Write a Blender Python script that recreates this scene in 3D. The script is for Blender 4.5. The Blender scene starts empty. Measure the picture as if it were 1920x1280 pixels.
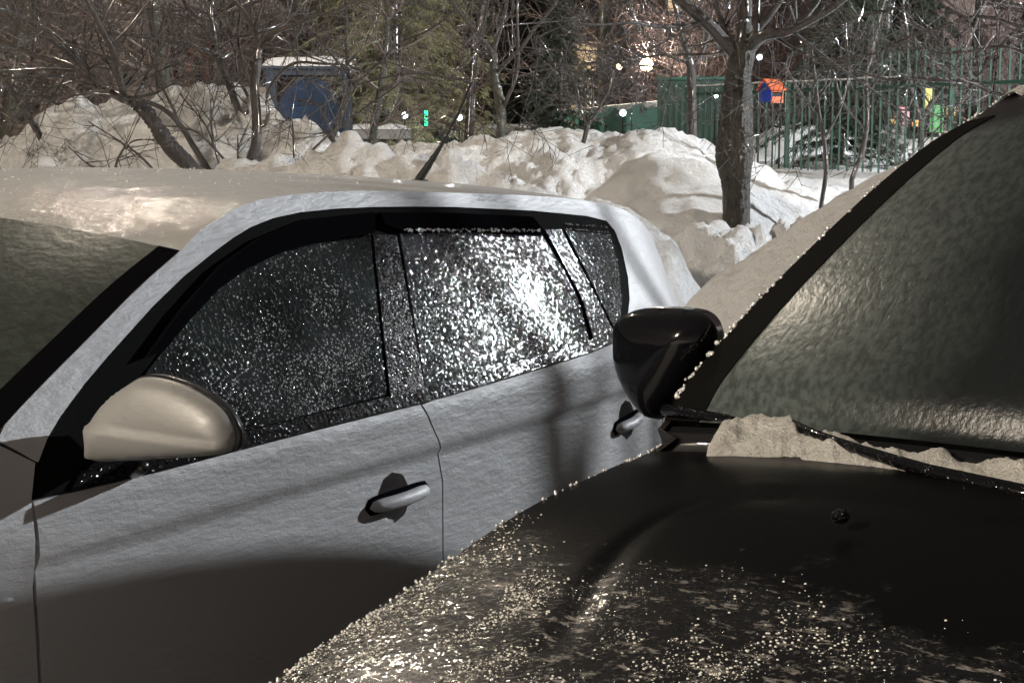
import bpy, bmesh, math, random
import numpy as np
from mathutils import Vector, noise
from mathutils.geometry import delaunay_2d_cdt
rnd = random.Random(7)
C = bpy.context.scene.collection
sc = bpy.context.scene
# ------------------------------------------------------------ camera
FPX, H0, CH = 2773., 265., 1.6
PITCH = math.atan((640-H0)/FPX)
cam = bpy.data.cameras.new('camera'); co = bpy.data.objects.new('camera', cam); C.objects.link(co)
cam.sensor_width = 36; cam.lens = FPX/1920*36; cam.clip_end = 500; cam.clip_start = .05
co.location = (0, 0, CH); co.rotation_euler = (math.pi/2-PITCH, 0, 0); sc.camera = co
# ------------------------------------------------------------ world, exposure
sc.view_settings.view_transform = 'Standard'; sc.view_settings.look = 'None'
sc.view_settings.exposure = .18; sc.view_settings.gamma = 1
sc.cycles.use_denoising = True
sc.cycles.sample_clamp_indirect = 6
w = bpy.data.worlds.new('World'); sc.world = w; w.use_nodes = True
nt = w.node_tree; nt.nodes.clear()
wo = nt.nodes.new('ShaderNodeOutputWorld'); bg = nt.nodes.new('ShaderNodeBackground')
tc = nt.nodes.new('ShaderNodeTexCoord'); sep = nt.nodes.new('ShaderNodeSeparateXYZ')
rp = nt.nodes.new('ShaderNodeValToRGB'); nz = nt.nodes.new('ShaderNodeTexNoise'); mx = nt.nodes.new('ShaderNodeMixRGB')
nz.inputs['Scale'].default_value = 2.2; nz.inputs['Detail'].default_value = 3
rp.color_ramp.elements[0].position = 0.0; rp.color_ramp.elements[0].color = (.20, .15, .135, 1)
rp.color_ramp.elements[1].position = .30; rp.color_ramp.elements[1].color = (.056, .050, .047, 1)
nt.links.new(tc.outputs['Generated'], sep.inputs[0]); nt.links.new(sep.outputs[2], rp.inputs[0])
nt.links.new(tc.outputs['Generated'], nz.inputs['Vector'])
mx.blend_type = 'MULTIPLY'; mx.inputs[0].default_value = .5
nt.links.new(rp.outputs[0], mx.inputs[1]); nt.links.new(nz.outputs[0], mx.inputs[2])
nt.links.new(mx.outputs[0], bg.inputs[0]); bg.inputs[1].default_value = 1.8
nt.links.new(bg.outputs[0], wo.inputs[0])
# ------------------------------------------------------------ the courtyard's big lamps (out of frame) and one added warm fill
WARM = (1, .87, .70); COOL = (.90, .95, 1)
def lamp(name, loc, power, col, rad):
    l = bpy.data.lights.new(name, 'POINT'); l.energy = power; l.color = col; l.shadow_soft_size = rad
    o = bpy.data.objects.new(name, l); C.objects.link(o); o.location = loc; return o
LAMPS = [lamp('warm_lamp_ahead', (-4.0, 13.2, 9.2), 1250, WARM, .12),
         lamp('warm_lamp_behind', (-8.0, -3.0, 6.0), 4600, WARM, .25),
         lamp('warm_fill_right', (11.5, .8, 2.25), 2600, WARM, .12),  # low warm light added for the fender and A-pillar; source unseen
         lamp('cool_lamp_right', (12.0, 10.9, 5.6), 9600, COOL, .09)]
# ------------------------------------------------------------ helpers
def ray(px, py):
    x = (px-960)/FPX; y = (640-py)/FPX; c, s = math.cos(PITCH), math.sin(PITCH)
    r = np.array([x, c+y*s, -s+y*c]); return r/r[1]
CAM = np.array([0, 0, CH])
def atd(px, py, d): return CAM+ray(px, py)*d
def atz(px, py, z): r = ray(px, py); return CAM+r*((z-CH)/r[2])
def tag(o, label=None, cat=None, group=None, kind=None):
    if label: o['label'] = label.replace('behind nothing, ', '')
    if cat: o['category'] = cat
    if group: o['group'] = group
    if kind: o['kind'] = kind
    return o
def empty(name, loc, rz=0, **k):
    o = bpy.data.objects.new(name, None); C.objects.link(o); o.location = loc; o.rotation_euler = (0, 0, rz)
    o.empty_display_size = .2; return tag(o, **k)
def mesh(name, V, Fc, m, parent=None, smooth=True):
    me = bpy.data.meshes.new(name); me.from_pydata([tuple(v) for v in V], [], Fc)
    me.materials.append(m); o = bpy.data.objects.new(name, me); C.objects.link(o)
    if smooth: me.polygons.foreach_set('use_smooth', [True]*len(me.polygons))
    if parent: o.parent = parent
    return o
def recalc(o):
    bm = bmesh.new(); bm.from_mesh(o.data); bmesh.ops.recalc_face_normals(bm, faces=bm.faces); bm.to_mesh(o.data); bm.free(); return o
def lerp_tab(tab, x):
    if x <= tab[0][0]: return tab[0][1]
    for (a, b), (c, d) in zip(tab, tab[1:]):
        if x <= c: return b+(d-b)*(x-a)/(c-a) if c > a else d
    return tab[-1][1]
def cr(pts, n):     # Catmull-Rom resample
    P = [np.array(p, float) for p in pts]; out = []
    P = [2*P[0]-P[1]]+P+[2*P[-1]-P[-2]]
    for i in range(1, len(P)-2):
        a, b, c, d = P[i-1:i+3]
        for k in range(n):
            t = k/n
            out.append(.5*((2*b)+(c-a)*t+(2*a-5*b+4*c-d)*t*t+(3*b-a-3*c+d)*t**3))
    out.append(P[-2]); return out
class MB:
    def __init__(s): s.V = []; s.F = []
    def tube(s, pts, rad, n=5, cap=False):
        P = np.array(pts, float); k = len(P)
        T = np.gradient(P, axis=0); T /= (np.linalg.norm(T, axis=1)[:, None]+1e-9)
        ref = np.array([0, 0, 1.]) if abs(T[0][2]) < .8 else np.array([1., 0, 0])
        A = np.cross(T, ref); A /= (np.linalg.norm(A, axis=1)[:, None]+1e-9); B = np.cross(T, A)
        b = len(s.V); ang = np.arange(n)*2*math.pi/n
        R = np.broadcast_to(np.array(rad, float), (k,))
        ring = P[:, None, :]+R[:, None, None]*(np.cos(ang)[None, :, None]*A[:, None, :]+np.sin(ang)[None, :, None]*B[:, None, :])
        s.V.extend(ring.reshape(-1, 3).tolist())
        for i in range(k-1):
            for j in range(n):
                j2 = (j+1) % n
                s.F.append((b+i*n+j, b+i*n+j2, b+(i+1)*n+j2, b+(i+1)*n+j))
        if cap:
            s.F.append(tuple(b+j for j in range(n))[::-1]); s.F.append(tuple(b+(k-1)*n+j for j in range(n)))
    def box(s, c, h, ax=None):
        ax = ax or [(1, 0, 0), (0, 1, 0), (0, 0, 1)]; ax = [np.array(a, float) for a in ax]; c = np.array(c, float); b = len(s.V)
        for sx in (-1, 1):
            for sy in (-1, 1):
                for sz in (-1, 1): s.V.append((c+ax[0]*h[0]*sx+ax[1]*h[1]*sy+ax[2]*h[2]*sz).tolist())
        for f in ((0, 1, 3, 2), (4, 6, 7, 5), (0, 4, 5, 1), (2, 3, 7, 6), (0, 2, 6, 4), (1, 5, 7, 3)): s.F.append(tuple(b+i for i in f))
    def ball(s, c, r, n=8, m=5, sq=(1, 1, 1)):
        b = len(s.V)
        for i in range(m+1):
            th = math.pi*i/m
            for j in range(n):
                ph = 2*math.pi*j/n
                s.V.append((c[0]+r*sq[0]*math.sin(th)*math.cos(ph), c[1]+r*sq[1]*math.sin(th)*math.sin(ph), c[2]+r*sq[2]*math.cos(th)))
        for i in range(m):
            for j in range(n): s.F.append((b+i*n+j, b+(i+1)*n+j, b+(i+1)*n+(j+1) % n, b+i*n+(j+1) % n))
    def build(s, name, m, parent=None, smooth=True): return mesh(name, s.V, s.F, m, parent, smooth)
# ------------------------------------------------------------ materials
class NT:
    def __init__(s, name):
        s.m = bpy.data.materials.new(name); s.m.use_nodes = True; s.t = s.m.node_tree
        s.p = s.t.nodes['Principled BSDF']
    def n(s, typ, **k):
        o = s.t.nodes.new(typ)
        for a, v in k.items():
            if hasattr(o, a): setattr(o, a, v)
            else: o.inputs[a.replace('_', ' ')].default_value = v
        return o
    def l(s, a, b): s.t.links.new(a, b)
    def obj(s): return s.n('ShaderNodeTexCoord').outputs['Object']
    def noise(s, scale, detail=3, vec=None, rough=.5, stretch=None):
        o = s.n('ShaderNodeTexNoise', Scale=scale, Detail=detail, Roughness=rough)
        v = vec or s.obj()
        if stretch:
            mp = s.n('ShaderNodeMapping'); mp.inputs['Scale'].default_value = stretch; s.l(v, mp.inputs[0]); v = mp.outputs[0]
        s.l(v, o.inputs['Vector']); return o.outputs[0]
    def ramp(s, src, stops):
        r = s.n('ShaderNodeValToRGB'); e = r.color_ramp.elements
        while len(e) < len(stops): e.new(.5)
        for x, (p_, c) in zip(e, stops): x.position = p_; x.color = tuple(c)+(1,) if len(c) == 3 else c
        s.l(src, r.inputs[0]); return r.outputs[0]
    def bump(s, h, strength=.3, dist=.01, prev=None):
        b = s.n('ShaderNodeBump'); b.inputs['Strength'].default_value = strength; b.inputs['Distance'].default_value = dist
        s.l(h, b.inputs['Height'])
        if prev: s.l(prev, b.inputs['Normal'])
        return b.outputs[0]
    def math(s, op, a, b=None):
        o = s.n('ShaderNodeMath', operation=op)
        for i, v in enumerate((a, b)):
            if v is None: continue
            if isinstance(v, (int, float)): o.inputs[i].default_value = v
            else: s.l(v, o.inputs[i])
        return o.outputs[0]
    def mixc(s, f, a, b):
        o = s.n('ShaderNodeMixRGB')
        for i, v in zip((0, 1, 2), (f, a, b)):
            if isinstance(v, (int, float)): o.inputs[i].default_value = v
            elif isinstance(v, tuple): o.inputs[i].default_value = v+(1,)
            else: s.l(v, o.inputs[i])
        return o.outputs[0]
    def set(s, **k):
        for a, v in k.items():
            i = s.p.inputs[a.replace('_', ' ')]
            if isinstance(v, tuple): i.default_value = v+(1,) if len(v) == 3 else v
            elif isinstance(v, (int, float)): i.default_value = v
            else: s.l(v, i)
        return s.m
def droplets(n, scale, strength, dist, prev=None, rmin=.22, rvar=.36, mask=None):
    """frozen drops: a rounded bead of random size in most voronoi cells, flat glass between them"""
    v = n.n('ShaderNodeTexVoronoi'); v.inputs['Scale'].default_value = scale
    wn = n.n('ShaderNodeTexNoise', Scale=scale*.8); o = n.obj(); n.l(o, wn.inputs['Vector'])
    mp = n.n('ShaderNodeVectorMath', operation='SCALE'); n.l(wn.outputs['Color'], mp.inputs[0]); mp.inputs['Scale'].default_value = .5/scale
    ad = n.n('ShaderNodeVectorMath', operation='ADD'); n.l(o, ad.inputs[0]); n.l(mp.outputs[0], ad.inputs[1]); n.l(ad.outputs[0], v.inputs['Vector'])
    sc_ = n.n('ShaderNodeSeparateColor'); n.l(v.outputs['Color'], sc_.inputs[0])
    rad = n.math('ADD', rmin, n.math('MULTIPLY', sc_.outputs[0], rvar)); D2 = n.math('MULTIPLY', v.outputs['Distance'], v.outputs['Distance'])
    h = n.math('POWER', n.math('MAXIMUM', n.math('SUBTRACT', n.math('MULTIPLY', rad, rad), D2), 0), .65)
    if mask: h = n.math('MULTIPLY', h, mask)
    return n.bump(h, strength, dist, prev)
M = {}
def simple(name, col, rough=.5, metal=0, bump=None, coat=0, vary=.15, em=None):
    n = NT(name); nz = n.noise(9, 4)
    c = n.mixc(nz, tuple(x*(1-vary) for x in col), tuple(min(1, x*(1+vary)) for x in col))
    n.set(Base_Color=c, Roughness=rough, Metallic=metal, Coat_Weight=coat)
    if bump: n.set(Normal=n.bump(n.noise(bump[0], 4), bump[1], bump[2]))
    if em: n.set(Emission_Color=em[0], Emission_Strength=em[1])
    M[name] = n.m; return n.m
# snow: soft albedo variation, dirt flecks, crusty relief
def snow_mat(name, a, b, dirt, gl=.35):
    n = NT(name); n1 = n.noise(1.1, 5); n2 = n.noise(12, 8, rough=.72); n3 = n.noise(70, 3)
    c = n.mixc(n1, a, b)
    d = n.ramp(n.noise(5.5, 8, rough=.72), [(.52, (0, 0, 0)), (.72, (1, 1, 1))])
    c = n.mixc(n.math('MULTIPLY', d, .55), c, dirt)
    n.set(Base_Color=c, Roughness=.55, Specular_IOR_Level=gl, Subsurface_Weight=0)
    nb = n.bump(n2, 1, .09); nb = n.bump(n3, .35, .008, nb)
    n.set(Normal=nb); M[name] = n.m
snow_mat('snow', (.93, .93, .93), (.80, .79, .78), (.40, .37, .33))
snow_mat('snow_car', (.93, .91, .86), (.82, .79, .73), (.6, .56, .5), .5)
# silver paint under a skin of clear ice
n = NT('silver_paint')
ice = n.noise(34, 5, stretch=(.7, 1, 2.0), rough=.6); big = n.noise(4, 3, stretch=(.5, 1, 1.5))
nb = n.bump(big, .35, .025); nb = n.bump(ice, .6, .005, nb); nb = n.bump(n.noise(190, 2), .25, .0012, nb)
c = n.mixc(n.noise(3, 4), (.38, .38, .385), (.47, .465, .465))
n.set(Base_Color=c, Metallic=.12, Roughness=.5, Specular_IOR_Level=.15, Coat_Weight=.03, Coat_Roughness=.25, Normal=nb, Coat_Normal=nb); M['silver'] = n.m
M['silver_mirror'] = M['silver'].copy(); M['silver_mirror'].name = 'silver_mirror_paint'; q_ = M['silver_mirror'].node_tree.nodes['Principled BSDF']; q_.inputs['Coat Weight'].default_value = .1; q_.inputs['Metallic'].default_value = .3; q_.inputs['Base Color'].default_value = (.25, .25, .245, 1); [M['silver_mirror'].node_tree.links.remove(k_) for k_ in list(q_.inputs['Base Color'].links)]; q_.inputs['Roughness'].default_value = .55
for b_ in M['silver_mirror'].node_tree.nodes:
    if b_.type == 'BUMP': b_.inputs['Strength'].default_value *= .35
# silver paint of the roof: frozen drops all over it
n = NT('silver_paint_frozen_drops')
nb = n.bump(n.noise(9, 4), .5, .022); nb = n.bump(n.noise(60, 4), .3, .002, nb); nc = n.bump(n.noise(38, 5, rough=.65), .6, .0045, nb); nd = droplets(n, 60, 1, .014, nc, .15, .5, n.ramp(n.noise(3.2, 5, rough=.65), [(.42, (.1, .1, .1)), (.56, (1, 1, 1))]))
n.set(Base_Color=(.34, .335, .325), Metallic=.1, Roughness=.75, Coat_Weight=.40, Coat_Roughness=.07, Normal=nb, Coat_Normal=nd); M['silver_roof'] = n.m
# iced tinted glass / black trim
def iced(name, base, scale, st, dist, rough=.07, frost=None, spec=.28):
    n = NT(name); thin = n.ramp(n.noise(4.5, 4, rough=.6), [(.30, (.25, .25, .25)), (.55, (1, 1, 1))])
    nd = n.bump(n.noise(scale*.8, 3), .5, dist*.55); nd = droplets(n, scale, st, dist*1.9, nd, .25, .42, thin)
    c = base
    if frost: c = n.mixc(n.ramp(n.noise(frost[1], 5, rough=.6), [(frost[2], (0, 0, 0)), (frost[3], (1, 1, 1))]), base, frost[0])
    n.set(Base_Color=c, Roughness=rough, Specular_IOR_Level=spec, Normal=nd, Coat_Weight=.22, Coat_Roughness=.05, Coat_Normal=nd); M[name] = n.m
iced('iced_side_glass', (.004, .006, .006), 112, 1.0, .0036, frost=((.035, .042, .042), 6, .35, .75))
iced('iced_rear_glass', (.010, .014, .014), 112, 1.0, .0048, frost=((.06, .075, .07), 5, .3, .7))
iced('iced_black_trim', (.004, .004, .005), 112, 1.0, .0034, rough=.12)
simple('black_trim', (.004, .004, .005), .5, bump=(60, .1, .001))
M['black_trim'].node_tree.nodes['Principled BSDF'].inputs['Specular IOR Level'].default_value = 0
simple('gloss_black', (.004, .004, .005), .12, bump=(14, .12, .004))
simple('black_plastic', (.010, .010, .011), .32, bump=(160, .35, .002), coat=.4)
simple('seal', (.006, .006, .006), .8, bump=(90, .3, .002))
M['seal'].node_tree.nodes['Principled BSDF'].inputs['Specular IOR Level'].default_value = .02
simple('black_void', (.004, .004, .004), .8)
simple('tyre', (.02, .02, .02), .85, bump=(60, .6, .01)); simple('rim_metal', (.35, .35, .36), .35, metal=.8)
# windscreens: a skin of rippled clear ice with the glow they reflect painted into the base colour
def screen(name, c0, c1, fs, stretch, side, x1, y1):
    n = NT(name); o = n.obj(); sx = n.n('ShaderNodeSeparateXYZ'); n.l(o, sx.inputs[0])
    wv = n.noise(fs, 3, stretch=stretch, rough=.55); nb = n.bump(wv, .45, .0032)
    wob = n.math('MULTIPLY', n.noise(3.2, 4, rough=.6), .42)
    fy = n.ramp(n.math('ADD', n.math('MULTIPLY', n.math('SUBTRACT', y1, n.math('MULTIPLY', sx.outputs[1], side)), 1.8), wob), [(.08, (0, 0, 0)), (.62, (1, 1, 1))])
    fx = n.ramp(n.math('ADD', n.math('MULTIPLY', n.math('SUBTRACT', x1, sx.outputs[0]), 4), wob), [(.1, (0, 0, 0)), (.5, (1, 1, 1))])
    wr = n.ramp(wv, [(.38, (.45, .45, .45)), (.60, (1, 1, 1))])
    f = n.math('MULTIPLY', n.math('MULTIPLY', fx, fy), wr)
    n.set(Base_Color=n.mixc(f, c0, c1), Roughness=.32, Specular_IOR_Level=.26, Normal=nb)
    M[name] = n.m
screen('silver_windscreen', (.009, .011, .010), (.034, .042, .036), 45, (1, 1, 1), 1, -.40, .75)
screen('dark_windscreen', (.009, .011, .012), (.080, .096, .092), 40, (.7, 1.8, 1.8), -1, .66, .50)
# dark paint: clean near the cowl, frozen drops and crusted frost towards the nose and right rim
n = NT('black_paint'); o = n.obj()
nb = n.bump(n.noise(120, 3), .25, .0012)
n.set(Base_Color=(.014, .012, .012), Metallic=.0, Specular_IOR_Level=.15, Roughness=.4, Coat_Weight=.05, Coat_Roughness=.18, Normal=nb); M['black_paint'] = n.m
n = NT('black_hood_paint'); o = n.obj()
sx = n.n('ShaderNodeSeparateXYZ'); n.l(o, sx.inputs[0])
edge = n.noise(3.5, 5, rough=.7)
pos = n.math('ADD', n.math('MULTIPLY', sx.outputs[0], -1), n.math('MULTIPLY', edge, .55))          # nose side is +
icezone = n.ramp(n.math('ADD', pos, n.math('MULTIPLY', sx.outputs[1], .06)), [(.86, (0, 0, 0)), (.93, (1, 1, 1))])
fr = n.ramp(n.noise(30, 8, rough=.75, stretch=(2.4, .8, 1)), [(.56, (0, 0, 0)), (.61, (1, 1, 1))])
frost = n.math('MULTIPLY', icezone, fr)
flat = n.bump(n.noise(120, 3), .25, .0012)
dn = n.bump(n.math('MULTIPLY', n.noise(40, 4, rough=.6), icezone), 0.5, .0045, flat)
dn = n.bump(n.math('MULTIPLY', n.noise(11, 3), icezone), .6, .011, dn)
dn = droplets(n, 90, 1, .0115, dn, .25, .45, icezone)
n.set(Base_Color=n.mixc(frost, (.004, .004, .004), (.22, .205, .19)), Metallic=.0, Roughness=.28, Specular_IOR_Level=.06, Coat_Weight=icezone, Coat_Roughness=.07, Normal=flat, Coat_Normal=dn)
M['black_hood'] = n.m
# bark and twigs, glazed with ice
def bark(name, a, b, sc_=(6, 6, 1.2), coat=.5, bd=.03, spec=.5):
    n = NT(name); t = n.noise(5, 6, stretch=sc_, rough=.7)
    c = n.ramp(t, [(.35, a), (.65, b)])
    nb = n.bump(t, .9, bd)
    n.set(Base_Color=c, Roughness=.6, Coat_Weight=coat, Coat_Roughness=.12, Specular_IOR_Level=spec, Normal=nb); M[name] = n.m
bark('bark_big', (.008, .007, .005), (.055, .049, .036), (9, 9, 2.6), .08, .05)
bark('bark_green', (.018, .020, .013), (.065, .063, .043), coat=.3)
bark('bark_dark', (.010, .008, .007), (.034, .026, .022), coat=.8)
bark('twig', (.018, .013, .011), (.055, .041, .036), coat=1)
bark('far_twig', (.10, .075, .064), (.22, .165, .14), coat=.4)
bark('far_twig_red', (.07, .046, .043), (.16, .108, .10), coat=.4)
def needles(name, a, b):
    n = NT(name); c = n.mixc(n.noise(2.2, 3), a, b); n.set(Base_Color=c, Roughness=.6, Coat_Weight=.2); M[name] = n.m
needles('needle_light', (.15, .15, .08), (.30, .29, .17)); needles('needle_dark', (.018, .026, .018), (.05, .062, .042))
simple('green_paint', (.008, .060, .038), .5, bump=(30, .3, .01)); simple('green_paint_dark', (.005, .032, .021), .5)
simple('fence_bar_paint', (.008, .046, .030), .45, vary=.3)
simple('blue_paint', (.004, .028, .078), .45, vary=.35); simple('navy_metal', (.03, .045, .07), .5)
simple('orange_paint', (.62, .12, .03), .55); simple('birdhouse_blue', (.012, .04, .30), .5)
simple('brick', (.16, .075, .055), .85, bump=(30, .6, .02)); simple('plaster', (.22, .19, .15), .9, bump=(20, .3, .01))
simple('concrete', (.17, .165, .155), .9); simple('dark_metal', (.02, .02, .022), .5)
simple('window_dark', (.01, .01, .012), .15)
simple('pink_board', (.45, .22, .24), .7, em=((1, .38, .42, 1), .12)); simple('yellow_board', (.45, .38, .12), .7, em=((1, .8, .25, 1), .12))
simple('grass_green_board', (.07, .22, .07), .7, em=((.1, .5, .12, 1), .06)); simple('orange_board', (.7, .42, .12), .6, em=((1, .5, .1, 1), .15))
def glow(name, col, st):
    n = NT(name); n.set(Base_Color=col, Emission_Color=col, Emission_Strength=st); M[name] = n.m
glow('lamp_cool', (.75, .90, 1), 9); glow('lamp_warm', (1, .80, .50), 14); glow('lamp_green', (.02, .9, .35), 3); glow('lamp_red', (1, .18, .14), 1.2)
glow('window_lit', (1, .72, .42), .55); glow('ice_glint', (1, 1, 1), 0)
n = NT('clear_ice'); n.set(Base_Color=(.8, .8, .8), Roughness=.16, Specular_IOR_Level=1, Metallic=.3); M['ice'] = n.m
n = NT('ice_bead_cool'); n.set(Base_Color=(.8, .82, .84), Metallic=.5, Roughness=.22, Specular_IOR_Level=1); M['ice_cool'] = n.m
n = NT('ice_bead_roof'); n.set(Base_Color=(.88, .86, .80), Metallic=.0, Roughness=.15, Specular_IOR_Level=1, Coat_Weight=1, Coat_Roughness=.12); M['ice_roof'] = n.m

# ------------------------------------------------------------ snow ground with ploughed banks
def ridge(d, pts, front, back, amp=.10, lim=None):
    return dict(d=d, t=[((px-960)/FPX*d, CH+(H0-py)/FPX*d*1.0) for px, py in pts], f=front, b=back, a=amp, lim=lim)
R = [
 ridge(8.3, [(-900, 330), (-400, 300), (-100, 285), (0, 252), (50, 226), (110, 186), (165, 162), (230, 174), (300, 170), (350, 176), (410, 156), (450, 174), (500, 192), (560, 208), (600, 235), (640, 262), (720, 300), (820, 340), (950, 420)], 1.15, .9, .17),
 ridge(6.9, [(-300, 420), (0, 335), (150, 345), (330, 345), (440, 318), (480, 278), (560, 282), (640, 252), (690, 246), (745, 262), (800, 276), (880, 300), (960, 326), (1060, 356), (1130, 376), (1200, 402), (1260, 446), (1310, 530), (1400, 640)], 1.3, 1.0, .13),
 ridge(12.5, [(560, 330), (640, 292), (750, 268), (860, 262), (940, 258), (1000, 248), (1060, 238), (1120, 246), (1200, 242), (1290, 246), (1340, 268), (1400, 300), (1480, 330), (1560, 350), (1650, 370)], .45, .25, .09),
 ridge(9.6, [(1040, 420), (1110, 358), (1170, 304), (1222, 284), (1280, 292), (1350, 316), (1420, 345), (1490, 378), (1540, 405), (1600, 440)], .75, .7, .035),
 ridge(20.5, [(1340, 300), (1410, 262), (1450, 238), (1500, 230), (1560, 240), (1640, 262), (1760, 258), (1900, 262), (2100, 280)], .45, .1, .05),
 ridge(6.2, [(1180, 700), (1260, 600), (1295, 556), (1330, 522), (1400, 474), (1450, 440), (1520, 396), (1600, 348), (1700, 300), (1800, 262), (1950, 240), (2300, 230)], .9, .9, .03),
]
def base_z(x, y):
    z = lerp_tab([(0, 0), (4.5, .02), (6, .35), (8, .6), (10, .84), (12, 1.15), (15, 1.25), (20, 1.38), (30, 1.48), (60, 1.55), (200, 1.6)], y)
    if y > 7 and x > 1.2: z -= .10*min(1, (x-1.2)/1.5)*max(0, 1-abs(y-11)/5)
    return z
def ground_z(x, y, det=True):
    z = base_z(x, y); amp = .02+.03*min(1, max(0, (y-5)/3)); best = z
    for r in R:
        dy = y-r['d']
        if abs(dy) > (3.5 if r['d'] < 15 else 7): continue
        # keep the skyline true: crest wobbles only in depth
        wob = .22*noise.noise(Vector((x*1.3, r['d']*3, 0)))
        c = lerp_tab(r['t'], x*r['d']/max(.1, (r['d']+wob)))
        q = dy-wob; sl = r['f'] if q < 0 else r['b']
        zz = c-sl*(math.sqrt(q*q+.03)-.17)
        if zz > best: amp = r['a']; 
        m = 1/(1+math.exp(-(zz-best)/.03)) if abs(zz-best) < .5 else (1. if zz > best else 0.)
        best = best*(1-m)+zz*m+ .015*4*m*(1-m)
    z = best
    if det:
        p = Vector((x, y, 0))
        a = noise.fractal(p*1.4, .8, 2.1, 4); b = abs(noise.noise(p*4.3+Vector((9, 3, z))))+.5*abs(noise.noise(p*9.7+Vector((2, 3, z*2)))); e = noise.noise(p*22)
        v1 = noise.voronoi(Vector((x*2.6+.3*a, y*2.6, z*2.0)))[0][0]; v2 = noise.voronoi(Vector((x*7.5, y*7.5+.4*e, z*6)))[0][0]; rough = max(0, noise.noise(Vector((x*.9+5, y*.9, 3)))+.55)
        z += amp*(.55*a+.55*(b-.35))+.12*amp*e+amp*(.42-v1)*.7+amp*rough*(.40-v2)*1.1+amp*.55*(.35-noise.voronoi(Vector((x*17, y*17, z*12)))[0][0])*rough
    return z
def axis(segs):
    out = []
    for a, b, st in segs:
        k = int(round((b-a)/st)); out += [a+(b-a)*i/k for i in range(k)]
    out.append(segs[-1][1]); return out
xs = axis([(-120, -30, 10), (-30, -8, 1), (-8, -3.4, .15), (-3.4, 4.2, .032), (4.2, 8, .15), (8, 30, 1), (30, 120, 10)])
ys = axis([(-20, 4, 1.5), (4, 5.2, .1), (5.2, 9.9, .032), (9.9, 14, .05), (14, 22, .25), (22, 60, 1), (60, 200, 10)])
V = [(x, y, ground_z(x, y, -9 < x < 12 and 3.9 < y < 40)) for y in ys for x in xs]
nx = len(xs); Fc = [(j*nx+i, j*nx+i+1, (j+1)*nx+i+1, (j+1)*nx+i) for j in range(len(ys)-1) for i in range(nx-1)]
tag(mesh('snow_ground', V, Fc, M['snow']), kind='structure')

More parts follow.
